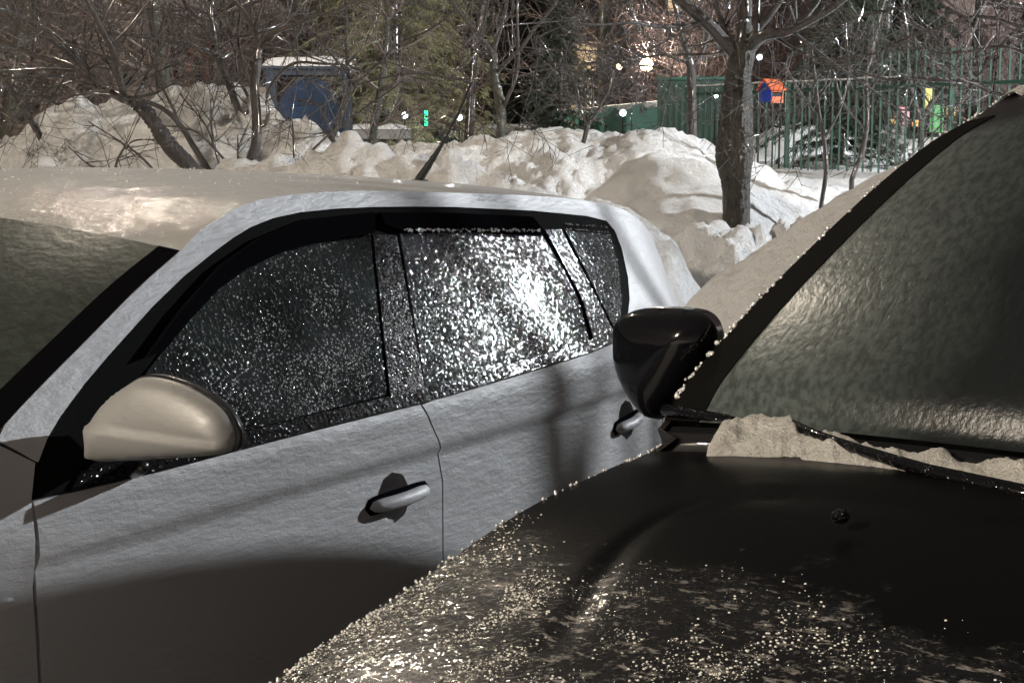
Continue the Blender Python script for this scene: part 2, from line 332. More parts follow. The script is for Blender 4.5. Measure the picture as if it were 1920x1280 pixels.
# ------------------------------------------------------------ cars
class Car:
    def __init__(s, ang, O, sg, E, ins, c):
        s.ang = math.radians(ang); s.sg = sg; s.ins = ins; s.c = c
        s.u = np.array([math.sin(s.ang), math.cos(s.ang), 0]); s.n = -sg*np.array([math.cos(s.ang), -math.sin(s.ang), 0]); s.O = np.array([O[0], O[1], 0.])
        s.E = cr(E, 8)          # rows: s, z, Ds, Dz
    def P(s, a, i, z): return (a, s.sg*i, z)          # car-local point
    def loc(s, W): d = np.array(W)-s.O; return (d@s.u, d@s.n, W[2])
    def hit(s, px, py, off=0):
        r = ray(px, py); prev = None
        t = 1.2
        while t < 7:
            a, i, z = s.loc(CAM+r*t); f = i-(s.ins(a, z)-off)
            if prev is not None and f*prev <= 0: return (a, z)
            prev = f; t += .004
        raise Exception('miss %s %s' % (px, py))
    def hits(s, pts, off=0): return [s.hit(*p, off) for p in pts]
    def top(s, name, t0, t1, m, parent, off=0, nw=40, v0=0, v1=2, thick=0, kmul=1, fn=None):
        n = len(s.E); rows = [e for k, e in enumerate(s.E) if t0 <= k/(n-1) <= t1]; V = []; Fc = []
        us = [v0+(v1-v0)*j/nw for j in range(nw+1)]
        # denser towards the rims
        us = [(u if u <= 0 else u) for u in us]
        N = len(rows)
        for k, (a, z, Da, Dz) in enumerate(rows):
            ie = s.ins(a, z)
            for u in us:
                v = u if u <= 1 else 2-u
                f = 1-(1-v)**2.6 if v < 1 else 1
                i = ie+(s.c-ie)*v; i = i if u <= 1 else 2*s.c-i
                aa, zz = a+Da*f, z+Dz*f
                if fn: zz += fn(aa, i)
                V.append([aa, i, zz])
        V = np.array(V).reshape(N, nw+1, 3)
        if off:
            dA = np.gradient(V, axis=0); dB = np.gradient(V, axis=1); Nn = np.cross(dA, dB); Nn /= np.linalg.norm(Nn, axis=2)[:, :, None]
            if Nn[N//2, nw//2, 2] < 0 : Nn = -Nn
            V = V+Nn*off
        V = V.reshape(-1, 3)
        Fc = [(k*(nw+1)+j, k*(nw+1)+j+1, (k+1)*(nw+1)+j+1, (k+1)*(nw+1)+j) for k in range(N-1) for j in range(nw)]
        return recalc(mesh(name, [s.P(*v) for v in V], Fc, m, parent))
    def patch(s, name, poly, m, parent, off=0, step=.03, thick=.012, hole=None, warp=None):
        P = [np.array(p) for p in poly]; B = []
        for a, b in zip(P, P[1:]+P[:1]):
            k = max(1, int(np.linalg.norm(b-a)/step)); B += [a+(b-a)*i/k for i in range(k)]
        nb = len(B); pts = [Vector(p) for p in B]; loops = [list(range(nb))]
        x0, x1 = min(p[0] for p in B), max(p[0] for p in B); z0, z1 = min(p[1] for p in B), max(p[1] for p in B)
        BA = np.array(B)
        def inside(x, z):
            a = BA; b = np.roll(BA, -1, 0)
            c = ((a[:, 1] > z) != (b[:, 1] > z)); xi = (b[:, 0]-a[:, 0])*(z-a[:, 1])/(b[:, 1]-a[:, 1]+1e-12)+a[:, 0]
            return (c & (x < xi)).sum() % 2 == 1
        x = x0+step/2
        while x < x1:
            z = z0+step/2
            while z < z1:
                if inside(x, z) and np.min(np.hypot(BA[:, 0]-x, BA[:, 1]-z)) > step*.45: pts.append(Vector((x, z)))
                z += step
            x += step
        cons = []
        if hole:
            hc, hr = hole; pts = [p for k, p in enumerate(pts) if k < nb or (p-Vector(hc)).length > hr+step*.4]
            h0 = len(pts); cons = [(h0+a, h0+(a+1) % 32) for a in range(32)]; pts += [Vector((hc[0]+hr*math.cos(a*math.pi/16), hc[1]+hr*math.sin(a*math.pi/16))) for a in range(32)]
        vs, _, fs, *_r = delaunay_2d_cdt(pts, cons, loops, 1, 1e-6)
        if hole: fs = [f for f in fs if (sum((vs[i] for i in f), Vector((0, 0)))/len(f)-Vector(hc)).length > hr*.97]
        V = []
        for v in vs:
            o = off+(warp(v[0], v[1]) if warp else 0)
            V.append(s.P(v[0], s.ins(v[0], v[1])-o, v[1]))
        Fc = [tuple(f) for f in fs]
        # inward wall round the rim
        cnt = {}
        for f in Fc:
            for a, b in zip(f, f[1:]+f[:1]): cnt[(a, b)] = 1
        rim = [(a, b) for a, b in cnt if (b, a) not in cnt]; mp = {}
        for a, b in rim:
            for q in (a, b):
                if q not in mp: mp[q] = len(V); v = vs[q]; V.append(s.P(v[0], s.ins(v[0], v[1])-off-1e-5-(warp(v[0], v[1]) if warp else 0), v[1])); V.append(s.P(v[0], s.ins(v[0], v[1])-off+thick, v[1]))
        Fc += [(mp[b], mp[a], mp[a]+1, mp[b]+1) for a, b in rim]
        ob = recalc(mesh(name, V, Fc, m, parent))
        me = ob.data; me.polygons.foreach_set('use_smooth', [i < len(fs) for i in range(len(me.polygons))])
        return ob
    def shell(s, name, m, parent, off, zl):
        """closed dark inner body under the panels"""
        E = s.E; V = []; Fc = []; K = 10
        for (a, z, _, _) in E:
            for side in (0, 1):
                for k in range(K):
                    zz = min(zl, z)+(z-off-min(zl, z))*k/(K-1); i = s.ins(a, zz)+off
                    V.append(s.P(a, i if side == 0 else 2*s.c-i, zz))
        n = 2*K
        for r_ in range(len(E)-1):
            for side in (0, 1):
                for k in range(K-1):
                    b = r_*n+side*K+k; Fc.append((b, b+1, b+n+1, b+n))
        return mesh(name, V, Fc, m, parent)
    def far_side(s, name, m, parent, zl):
        V = []; Fc = []; K = 14
        for (a, z, _, _) in s.E:
            for k in range(K):
                zz = min(zl, z)+(z-min(zl, z))*k/(K-1); V.append(s.P(a, 2*s.c-s.ins(a, zz), zz))
        for r_ in range(len(s.E)-1):
            for k in range(K-1): b = r_*K+k; Fc.append((b, b+1, b+K+1, b+K))
        return recalc(mesh(name, V, Fc, m, parent))
    def empty(s, name, **k): return empty(name, tuple(s.O), math.pi/2-s.ang, **k)
def puff(car, name, px, ends, m, parent, bulge, thick, grow=0, step=.012, power=.5, axis=0):
    """a rounded body: outline seen from ahead, standing across the car; ends = ((px, s, i) inner, (px, s, i) outer)"""
    (xa, sa, ia), (xb, sb, ib) = ends
    pts = []
    for x, y in px:
        r = ray(x, y); A = CAM
        # plane through the two end positions, vertical
        Pa = car.O+car.u*sa+car.n*ia; Pb = car.O+car.u*sb+car.n*ib
        d = Pb-Pa; L = np.linalg.norm(d[:2]); d = d/L; nn = np.array([-d[1], d[0], 0])
        t = ((Pa-A)@nn)/(r@nn); W = A+r*t; pts.append(((W-Pa)@d, W[2]))
    return pts, Pa, d, nn
def puff_mesh(car, name, pts, Pa, d, nn, m, parent, bulge, back, grow=0, step=.012, power=.5, shift=0, rmax=.07, crease=None):
    c0 = np.mean(pts, axis=0)
    B0 = [np.array(p) for p in cr(list(pts)+[pts[0]], 6)[:-1]]
    B = [p+(p-c0)/np.linalg.norm(p-c0)*grow for p in B0]
    nb = len(B); BA = np.array(B); P2 = [Vector(p) for p in B]
    def inside(x, z):
        a = BA; b = np.roll(BA, -1, 0); c = ((a[:, 1] > z) != (b[:, 1] > z)); xi = (b[:, 0]-a[:, 0])*(z-a[:, 1])/(b[:, 1]-a[:, 1]+1e-12)+a[:, 0]
        return (c & (x < xi)).sum() % 2 == 1
    for x in np.arange(BA[:, 0].min(), BA[:, 0].max(), step):
        for z in np.arange(BA[:, 1].min(), BA[:, 1].max(), step):
            if inside(x, z) and np.min(np.hypot(BA[:, 0]-x, BA[:, 1]-z)) > step*.35: P2.append(Vector((x, z)))
    vs, _, fs, *_r = delaunay_2d_cdt(P2, [], [list(range(nb))], 1, 1e-7)
    A_ = BA; B_ = np.roll(BA, -1, 0)
    def dist(v):
        p = np.array(v); ab = B_-A_; t = np.clip(((p-A_)*ab).sum(1)/((ab*ab).sum(1)+1e-12), 0, 1); return np.min(np.linalg.norm(A_+ab*t[:, None]-p, axis=1))
    toward = nn if (CAM-Pa)@nn > 0 else -nn
    V = []; Rz = car
    def tolocal(W): a, i, z = car.loc(W); return car.P(a, i, z)
    for v in vs:
        q = min(1, dist(v)/rmax); h = bulge*(1-(1-q)**2)**power
        if crease: h += crease(v[0], v[1])
        W = Pa+d*v[0]+np.array([0, 0, v[1]])+toward*(h+shift); V.append(tolocal(W))
    Fc = [tuple(f) for f in fs]
    n0 = len(V); cnt = {}
    for f in Fc:
        for a, b in zip(f, f[1:]+f[:1]): cnt[(a, b)] = 1
    rim = [(a, b) for a, b in cnt if (b, a) not in cnt]; mp = {}
    for a, b in rim:
        for q in (a, b):
            if q not in mp: mp[q] = len(V); v = vs[q]; V.append(tolocal(Pa+d*v[0]+np.array([0, 0, v[1]])+toward*(shift-back)))
    Fc += [(b, a, mp[a], mp[b]) for a, b in rim]
    nx_ = {a: b for a, b in rim}; st = rim[0][0]; loop = [st]; q = nx_[st]
    while q != st and len(loop) < 5000: loop.append(q); q = nx_[q]
    Fc.append(tuple(mp[q] for q in loop))
    o = recalc(mesh(name, V, Fc, m, parent)); return o

# ---------------- silver hatchback
def ins_s(s, z):
    i = 0.
    tab = [(.15, .09), (.35, .05), (.55, .012), (.75, 0), (.90, .007), (.972, .0125), (.986, .0005), (1.0, 0), (1.06, .004), (1.085, .012)]
    i = lerp_tab(tab, z)
    if z > 1.085: i = .012+.44*(z-1.085)
    if s > .2: i += .078*(s-.2)**2
    if s > 1.25: i += .9*(s-1.25)**2
    if s < -.9: i += .05*(s+.9)**2
    if s < -1.7: i += .5*(s+1.7)**2
    return i
ES = [(-2.16, .30, -.10, .0), (-2.14, .62, -.16, .01), (-2.05, .78, -.14, .03), (-1.85, .88, -.06, .045), (-1.5, .985, -.05, .05), (-1.2, 1.06, -.10, .055),
      (-1.03, 1.115, -.22, .045), (-.935, 1.185, -.22, .055), (-.72, 1.297, -.20, .06), (-.6, 1.358, -.17, .06), (-.483, 1.411, -.12, .062), (-.40, 1.450, -.07, .055), (-.25, 1.490, -.02, .040), (.02, 1.500, 0, .040),
      (.4, 1.485, 0, .040), (.7, 1.47, 0, .038), (.95, 1.452, 0, .036), (1.2, 1.418, .02, .032), (1.36, 1.36, .06, .03), (1.44, 1.28, .09, .02), (1.50, 1.16, .12, .01), (1.55, 1.0, .14, 0), (1.62, .75, .15, 0), (1.64, .45, .15, 0), (1.60, .25, .12, 0)]
SO = (-.17978, 2.88979)
S = Car(34.046, SO, +1, ES, ins_s, .88)
def tpos(E, sv, lo=-9):      # param (0..1) of the control row nearest to s value
    n = len(E); return min(range(n), key=lambda k: abs(E[k][0]-sv) + (9 if E[k][1] < lo else 0))/(n-1)
se = S.empty('parked_hatchback', label='silver hatchback glazed with frozen rain, its iced side windows glittering', cat='car')
S.shell('body', M['black_void'], se, .07, .2)
S.far_side('side_panel', M['silver'], se, .22)
t_cowl, t_head, t_tail = 6/24, 10/24, 19/24
S.top('hood', 0, t_cowl, M['silver'], se)
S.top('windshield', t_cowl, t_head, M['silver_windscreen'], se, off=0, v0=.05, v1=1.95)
for nm, a_, b_ in (('windshield_seal', 0, .05), ('windshield_seal', 1.95, 2)): S.top(nm, t_cowl, t_head, M['black_trim'], se, off=.001, nw=4, v0=a_, v1=b_)
rf_o = S.top('roof', t_head, t_tail, M['silver_roof'], se, nw=60)
S.top('tailgate', t_tail, 1, M['silver'], se)
# outlines traced on the car's side
dlo_top = S.hits([(62, 935), (70, 865), (86, 820), (111, 779), (155, 720), (201, 665), (285, 574), (345, 516), (403, 470), (435, 445), (470, 425), (510, 409), (560, 398), (630, 391), (700, 388), (780, 387), (850, 388), (1000, 395), (1100, 405), (1136, 414), (1152, 432), (1165, 465), (1177, 520), (1180, 560), (1174, 605), (1160, 637)])
dlo_bot = S.hits([(1100, 662), (1000, 693), (900, 722), (790, 754), (600, 801), (445, 842), (300, 880), (180, 908)])
zb = lambda x: lerp_tab(sorted(dlo_bot+[dlo_top[0], dlo_top[-1]]), x)
gap = .0045
Etop = [(e[0], e[1]) for e in S.E if e[0] > -1.0 and e[1] > 1.0 and e[0] < 1.57]
zE = lambda x: lerp_tab([(e[0], e[1]) for e in S.E[4*8:18*8]], x)
# front fender
fz = S.hits([(0, 828), (66, 862)])
fr_g = S.hits([(62, 938), (70, 1010), (76, 1280)])
fender = [(-2.1, .3)]+[(e[0], e[1]) for e in S.E if -2.1 < e[0] <= -1.04 and e[1] < 1.2]+[(fz[0][0]-.004, fz[0][1]-.004), tuple(S.hit(64, 867)), tuple(S.hit(57, 935))]+[(a-gap, z) for a, z in fr_g[1:]]+[(fr_g[-1][0]-gap, .22), (-1.9, .22)]
S.patch('front_fender', fender, M['silver'], se, step=.035)
# doors
g2 = S.hits([(790, 756), (810, 800), (825, 840), (829, 900), (830, 1040)])
fd = [(fr_g[0][0], fr_g[0][1]-.002)]+[(x, zb(x)-.003) for x in np.linspace(fr_g[0][0]+.03, g2[0][0]-gap, 24)]+[(a-gap/2, z) for a, z in g2[1:]]+[(g2[-1][0]-gap/2, .24), (fr_g[-1][0]+gap/2, .24)]+[(a+gap/2, z) for a, z in fr_g[:0:-1]]
def handle(door, ctr, tip, tail):
    (s0, z0) = ctr
    V = []; Fc = []; n_ = 24; m_ = 7; r0 = .0505
    for k in range(m_+1):
        th = k/m_*math.pi/2; rr = r0*math.cos(th); dd = .036*math.sin(th)
        for j in range(n_):
            a = s0+rr*math.cos(j*2*math.pi/n_); z = z0+rr*math.sin(j*2*math.pi/n_); V.append(S.P(a, S.ins(a, z)+dd, z))
    for k in range(m_):
        for j in range(n_): Fc.append((k*n_+j, k*n_+(j+1) % n_, (k+1)*n_+(j+1) % n_, (k+1)*n_+j))
    mesh('handle_bowl', V, Fc, M['silver'], door)
    A = np.array(tip); Bq = np.array(tail); b = MB()
    L = 14; V = []; Fc = []; nn_ = 14
    d = (Bq-A)/np.linalg.norm(Bq-A); q = np.array([-d[1], d[0]])
    for nm, hw, th, o0, mat in (('handle_gasket', .0185, .004, .001, 'black_trim'), ('handle_grip', .0135, .013, .018, 'silver')):
        V = []; Fc = []; 
        for k in range(L+1):
            t = k/L; e = (1-abs(2*t-1)**6)**.5 if mat == 'silver' else (1-abs(2*t-1)**8)**.4; c = A+(Bq-A)*t
            if mat != 'silver': c = A+(Bq-A)*(t*1.10-.05)
            for j in range(nn_):
                an = j*2*math.pi/nn_; w_ = hw*e*math.cos(an); h_ = th*e*math.sin(an)
                p = c+q*w_; V.append(S.P(p[0], S.ins(p[0], p[1])-o0*(1 if mat != 'silver' else (.35+.65*math.sin(math.pi*min(1, max(0, t)))))-h_, p[1]))
        for k in range(L):
            for j in range(nn_): Fc.append((k*nn_+j, k*nn_+(j+1) % nn_, (k+1)*nn_+(j+1) % nn_, (k+1)*nn_+j))
        Fc += [tuple(range(nn_))[::-1], tuple(L*nn_+j for j in range(nn_))]
        recalc(mesh('door_handle' if mat == 'silver' else nm, V, Fc, M[mat], door))
hc = S.hit(738, 932); door = S.patch('front_door', fd, M['silver'], se, step=.0125, hole=(hc, .050)); handle(door, hc, S.hit(688, 952), S.hit(799, 914))
rg = [(1.16, zb(.93)-.003), (1.17, .95), (1.12, .75), (.98, .55), (.95, .24)]
rd = [(a+gap/2, z) for a, z in g2[::-1]]
rd = [(g2[-1][0]+gap/2, .24)]+rd[:-1]+[(g2[0][0]+gap/2, g2[0][1]-.003)]+[(x, zb(x)-.003) for x in np.linspace(g2[0][0]+.03, dlo_top[-1][0], 18)]+[(1.1, 1.10)]+rg[1:]
hc2 = (hc[0]+.985, .905); door2 = S.patch('rear_door', rd, M['silver'], se, step=.0125, hole=(hc2, .050)); handle(door2, hc2, S.hit(1150, 805), (S.hit(1150, 805)[0]+.165, S.hit(1150, 805)[1]+.012))
# one-piece side frame: A-pillar, roof rail, D-pillar and rear quarter
inner = dlo_top[::-1]
outer = [(fz[0][0]-.005, fz[0][1]+.004)]+[e for e in Etop if e[0] > fz[0][0]+.01]
frame = [(dlo_top[1][0]-.002, dlo_top[1][1])]+[p for p in outer]+[(1.60, .75), (1.62, .4), (1.55, .24), (.955, .24), (.985, .55), (1.125, .75), (1.176, .95), (1.105, 1.105), (dlo_top[-1][0]+.012, dlo_top[-1][1])]+inner[:-1]
S.patch('side_frame', frame, M['silver'], se, step=.022, off=.001)
# black window surround and panes
S.patch('window_surround', dlo_top+dlo_bot, M['seal'], se, off=-.002, step=.03)
S.patch('belt_moulding', [(x, zb(x)+.001) for x in np.linspace(-.86, .93, 40)]+[(x, zb(x)+.026) for x in np.linspace(.93, -.83, 40)], M['iced_black_trim'], se, off=.005, step=.02)
fwin = S.hits([(268, 700), (300, 660), (340, 600), (400, 540), (450, 505), (520, 472), (600, 450), (690, 437), (722, 738), (600, 770), (450, 808), (380, 822), (330, 780)])
fw_o = S.patch('front_window', fwin, M['iced_side_glass'], se, off=.0025, step=.03, thick=.004)
pwin = S.hits([(697, 440), (740, 440), (792, 728), (728, 744)])
pw_o = S.patch('pillar_trim', pwin, M['iced_black_trim'], se, off=.004, step=.03, thick=.006)
rwin = S.hits([(748, 438), (900, 436), (1014, 441), (1052, 500), (1082, 560), (1104, 640), (950, 690), (796, 728)])
rw_o = S.patch('rear_window', rwin, M['iced_rear_glass'], se, off=.0025, step=.03, thick=.004)
dwin = S.hits([(1018, 430), (1050, 430), (1148, 622), (1110, 640), (1088, 560), (1056, 500)])
dw_o = S.patch('window_divider', dwin, M['iced_black_trim'], se, off=.005, step=.03, thick=.006)
qwin = S.hits([(1058, 432), (1142, 440), (1158, 500), (1164, 560), (1160, 606), (1148, 612)])
qw_o = S.patch('quarter_window', qwin, M['iced_side_glass'], se, off=.0025, step=.03, thick=.004)
# wind deflectors over both doors
S.patch('wind_deflector', S.hits([(262, 668), (330, 575), (403, 497), (470, 448), (560, 412), (690, 398), (692, 436), (600, 449), (520, 470), (450, 503), (400, 538), (340, 600), (296, 655)]), M['black_trim'], se, off=.016, step=.03, thick=.012)
S.patch('wind_deflector', S.hits([(706, 398), (850, 399), (990, 406), (1016, 438), (860, 430), (748, 432), (712, 420)]), M['black_trim'], se, off=.014, step=.03, thick=.012)
# rows of frozen drops along the trim edges
b = MB()
for k in range(150):
    t = rnd.random(); x = 752+t*262; q = S.hit(x, 431+rnd.uniform(-2, 3), .018); b.ball(S.P(q[0], S.ins(*q)-.019, q[1]), rnd.uniform(.0010, .0026), 6, 4)
for k in range(60):
    t = rnd.random(); x = 1060+t*82; q = S.hit(x, 420+t*6+rnd.choice([0, 9])+rnd.uniform(-1, 1), .005); b.ball(S.P(q[0], S.ins(*q)-.006, q[1]), rnd.uniform(.0010, .0022), 6, 4)
tag(b.build('ice_beads', M['ice'], se), kind='stuff')
# frozen drops standing on the side glass, denser towards the lower rear
def in_poly(poly, x, z):
    c = False
    for (x0, z0), (x1, z1) in zip(poly, poly[1:]+poly[:1]):
        if (z0 > z) != (z1 > z) and x < (x1-x0)*(z-z0)/(z1-z0)+x0: c = not c
    return c
def dome(b, c, r, nrm, n=6):
    nrm = np.array(nrm, float); nrm /= np.linalg.norm(nrm); t = np.cross(nrm, (0, 0, 1.) if abs(nrm[2]) < .8 else (1., 0, 0)); t /= np.linalg.norm(t); q = np.cross(nrm, t)
    b0 = len(b.V); c = np.array(c)
    for rr, hh in ((1, 0), (.72, .55)):
        for j in range(n): a = 2*math.pi*j/n; b.V.append((c+r*rr*(t*math.cos(a)+q*math.sin(a))+nrm*r*hh).tolist())
    b.V.append((c+nrm*r*.78).tolist())
    for j in range(n): k = (j+1) % n; b.F.append((b0+j, b0+k, b0+n+k, b0+n+j)); b.F.append((b0+n+j, b0+n+k, b0+2*n))
def side_beads(poly, count, dens, parent, off):
    xs_ = [p[0] for p in poly]; zs_ = [p[1] for p in poly]; b = MB(); k = 0; tries = 0
    while k < count and tries < count*40:
        tries += 1; x = rnd.uniform(min(xs_), max(xs_)); z = rnd.uniform(min(zs_), max(zs_))
        if rnd.random() > dens(x, z)*(.55+.9*noise.noise(Vector((x*14, z*14, 0)))) or not in_poly(poly, x, z): continue
        dome(b, S.P(x, S.ins(x, z)-off, z), rnd.choice((.0006, .0008, .0011, .0017)), (0, -.9, .42)); k += 1
    tag(b.build('ice_beads', M['ice_cool'], parent), kind='stuff')
lo = lambda z: min(1, max(0, (1.40-z)/.26))
side_beads(fwin, 2600, lambda x, z: (.10+.9*lo(z)**1.5*min(1, max(0.06, (x+.62)/.5))), fw_o, .003)
side_beads(rwin, 4200, lambda x, z: max(.02, min(1, max(0, (1.36-z)/.12)))**1.3, rw_o, .003)
side_beads(pwin, 1100, lambda x, z: lo(z)**1.6, pw_o, .005)
side_beads(qwin, 700, lambda x, z: .25+.75*lo(z), qw_o, .003)
side_beads(dwin, 500, lambda x, z: .15+.85*lo(z), dw_o, .006)
# frozen drops on the front of the roof
b = MB(); rows_ = [e for e in S.E if -.48 < e[0] < .5 and e[1] > 1.4]
for k in range(500):
    kk = rnd.random()**1.5*(len(rows_)-1.001); e = rows_[int(kk)]+(rows_[int(kk)+1]-rows_[int(kk)])*(kk-int(kk)); a, z, Da, Dz = e; u = rnd.random()**.8*1.2+.03; ie = S.ins(a, z); f = 1-(1-min(1, u))**2.6 if u < 1 else 1
    q = noise.noise(Vector((a*7, u*5, 2)))
    if q < .02 and rnd.random() < .85: continue
    dome(b, S.P(a+Da*f+rnd.uniform(-.02, .02), ie+(S.c-ie)*u, z+Dz*f+.0005), rnd.choice((.0012, .0018, .0024)), (0, 0, 1))
tag(b.build('ice_beads', M['ice_roof'], rf_o), kind='stuff')
# mirror
mir = empty('door_mirror', (0, 0, 0)); mir.parent = se
ends = ((175, -.80, -.01), (445, -.80, -.262))
o_cap = [(172, 797), (176, 830), (180, 861), (240, 862), (300, 858), (360, 855), (415, 850), (436, 842), (440, 820), (434, 795), (418, 769), (388, 745), (350, 724), (315, 712), (285, 707), (262, 709), (240, 722), (214, 741), (192, 765)]
pts, Pa, d_, nn_ = puff(S, '', o_cap, ends, None, None, 0, 0)
zc = puff(S, '', [(310, 816)], ends, None, None, 0, 0)[0][0][1]
puff_mesh(S, 'mirror_cap', pts, Pa, d_, nn_, M['silver_mirror'], mir, .034, .004, step=.007, power=.45, rmax=.06, crease=lambda a, z: .007*min(1, max(0, (zc+.006-z)/.006)))
puff_mesh(S, 'mirror_housing', pts, Pa, d_, nn_, M['black_plastic'], mir, .003, .012, grow=.003, step=.012, shift=-.005)
b = MB(); b.tube([S.P(-.72, .04, 1.085), S.P(-.74, 0, 1.090), S.P(-.755, -.03, 1.098), S.P(-.775, -.06, 1.108)], [.018, .015, .012, .009], 10, True); b.build('mirror_arm', M['black_plastic'], mir)
# roof antenna, glazed with ice
w0 = np.array(atd(785, 338, 3.75)); w1 = np.array(atd(884, 150, 3.62)); b = MB()
L0 = lambda W: S.P(*S.loc(W))
ps = [w0+(w1-w0)*t+np.array([.012*math.sin(t*3), 0, 0]) for t in np.linspace(0, 1, 40)]
rr = [.0115-.0078*min(1, t*2.4)+.0012*max(0, noise.noise(Vector((t*28, 1, 2))))*2 for t in np.linspace(0, 1, 40)]
b.tube([L0(p) for p in ps], rr, 7, True); ant = b.build('antenna', M['black_plastic'], se)
b = MB()
for k in range(46):
    t = rnd.random()**.8; p = w0+(w1-w0)*t+np.array([.012*math.sin(t*3), 0, 0])
    b.ball(L0(p+np.array([rnd.uniform(-.003, .003), 0, rnd.uniform(-.003, .003)])), rnd.uniform(.0015, .0032), 6, 4)
tag(b.build('ice_beads', M['ice'], ant), kind='stuff')
b = MB(); b.ball(L0(w0+np.array([0, 0, -.012])), .03, 14, 8, (1.5, .8, .55)); b.build('antenna_base', M['black_plastic'], ant)
# side indicator
q = S.hit(0, 1135); b = MB(); b.ball(S.P(q[0], S.ins(*q), q[1]), .02, 14, 8, (1.3, .35, .6)); b.build('side_indicator', M['silver'], se)
def wheel(car, parent, s_, i_, r_):
    b = MB(); n_ = 28; V = []; prof = [(.62, .10), (.66, .0), (.9, -.005), (1.0, .03), (1.0, .17), (.9, .2)]
    w_ = empty('wheel', (0, 0, 0)); w_.parent = parent
    for (f, ii) in prof:
        for j in range(n_): a = 2*math.pi*j/n_; V.append(car.P(s_+r_*f*math.cos(a), i_+(ii if i_ < .9 else -ii), r_+r_*f*math.sin(a)))
    Fc = [(k*n_+j, k*n_+(j+1) % n_, (k+1)*n_+(j+1) % n_, (k+1)*n_+j) for k in range(len(prof)-1) for j in range(n_)]
    mesh('tyre', V, Fc, M['tyre'], w_)
    b = MB(); sd = 1 if i_ < .9 else -1
    for k in range(7):
        a = 2*math.pi*k/7; b.tube([car.P(s_, i_+.03*sd, r_), car.P(s_+r_*.63*math.cos(a), i_+.02*sd, r_+r_*.63*math.sin(a))], [.03, .02], 6, True)
    b.tube([car.P(s_, i_+.02*sd, r_), car.P(s_, i_+.05*sd, r_)], [.045, .05], 12, True); b.build('rim', M['rim_metal'], w_)
for s_ in (-1.42, 1.12):
    for i_ in (.0, 1.76): wheel(S, se, s_, i_, .31)

# ---------------- dark car on the right
DO = tuple(atz(1240, 778, 1.12)[:2])
ED = [(-1.36, .35, -.10, 0), (-1.36, .62, -.16, .0), (-1.31, .77, -.14, .01), (-1.20, .895, -.09, .02), (-1.0, .958, -.06, .025), (-.75, 1.005, -.05, .032), (-.5, 1.055, -.05, .042), (-.25, 1.078, -.06, .06), (-.13, 1.085, -.06, .055),
      (-.02, 1.115, -.10, .05), (.02, 1.19, -.10, .05), (.14, 1.305, -.10, .055), (.25, 1.388, -.09, .055), (.36, 1.462, -.085, .055), (.47, 1.528, -.075, .055), (.61, 1.597, -.06, .055), (.74, 1.638, -.05, .055),
      (.86, 1.682, -.03, .05), (.99, 1.712, 0, .04), (1.4, 1.75, 0, .035), (2.0, 1.75, 0, .035), (2.6, 1.66, .02, .035), (2.85, 1.5, .08, .02), (2.95, 1.1, .12, 0), (3.0, .7, .14, 0), (3.0, .3, .1, 0)]
def ins_d(s, z):
    i = .02
    if z > 1.12: i += .42*(z-1.12)
    elif z < 1.05: i -= .02*min(1, (1.05-z)/.2)
    if z < .5: i += .2*(.5-z)
    if s < 0: i += .060*s*s
    if s < -1.1: i += 1.8*(s+1.1)**2
    if s > 2: i += .08*(s-2)**2
    if s < -.05:
        d = ze_d(s)-z
        if d < .07: i += .045*((.07-max(d, 0))/.07)**2
    return i
_zed = [(e[0], e[1]) for e in cr(ED[1:10], 6)]
_zed = sorted(_zed)
def ze_d(s): return lerp_tab(_zed, s)
D = Car(39, DO, -1, ED, ins_d, .91)
de = D.empty('parked_car', label='black car with clean dark windscreen and frosted bonnet, snow along its wiper cowl', cat='car')
D.shell('body', M['black_void'], de, .02, .25)
D.far_side('side_panel', M['black_paint'], de, .3)
N_ = 25.; hr, wb, wt = 8/N_, 9/N_, 16/N_
# bonnet with a soft groove along a curve
crz = [D.loc(atz(x, y, 1.075)) for x, y in [(1050, 1110), (1100, 1066), (1170, 1012), (1250, 981), (1340, 972), (1480, 981), (1600, 1000), (1750, 1022), (1920, 1048), (2100, 1075)]]
cz = np.array([(a, i) for a, i, _ in cr(crz, 8)])
def crease(a, i):
    dd = np.min(np.hypot(cz[:, 0]-a, cz[:, 1]-i)); return -.006*math.exp(-(dd/.017)**2)
hd_o = D.top('hood', 0, hr, M['black_hood'], de, nw=200, fn=crease)
D.top('cowl', hr, wb, M['black_plastic'], de, off=-.012, nw=60)
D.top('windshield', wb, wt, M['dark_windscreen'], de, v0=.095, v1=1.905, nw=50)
for a_, b_ in ((0, .095), (1.905, 2)): D.top('windshield_seal', wb, wt, M['seal'], de, off=.002, nw=6, v0=a_, v1=b_)
D.top('roof', wt, 21/N_, M['black_paint'], de)
D.top('tailgate', 21/N_, 1, M['black_paint'], de)
low = [(3.0, .3), (-1.3, .3)]
side = [(e[0], e[1]) for e in D.E[8:]]
D.patch('side_panel', side+[(-1.3, .3)], M['black_paint'], de, step=.06, off=.0)
far = MB()
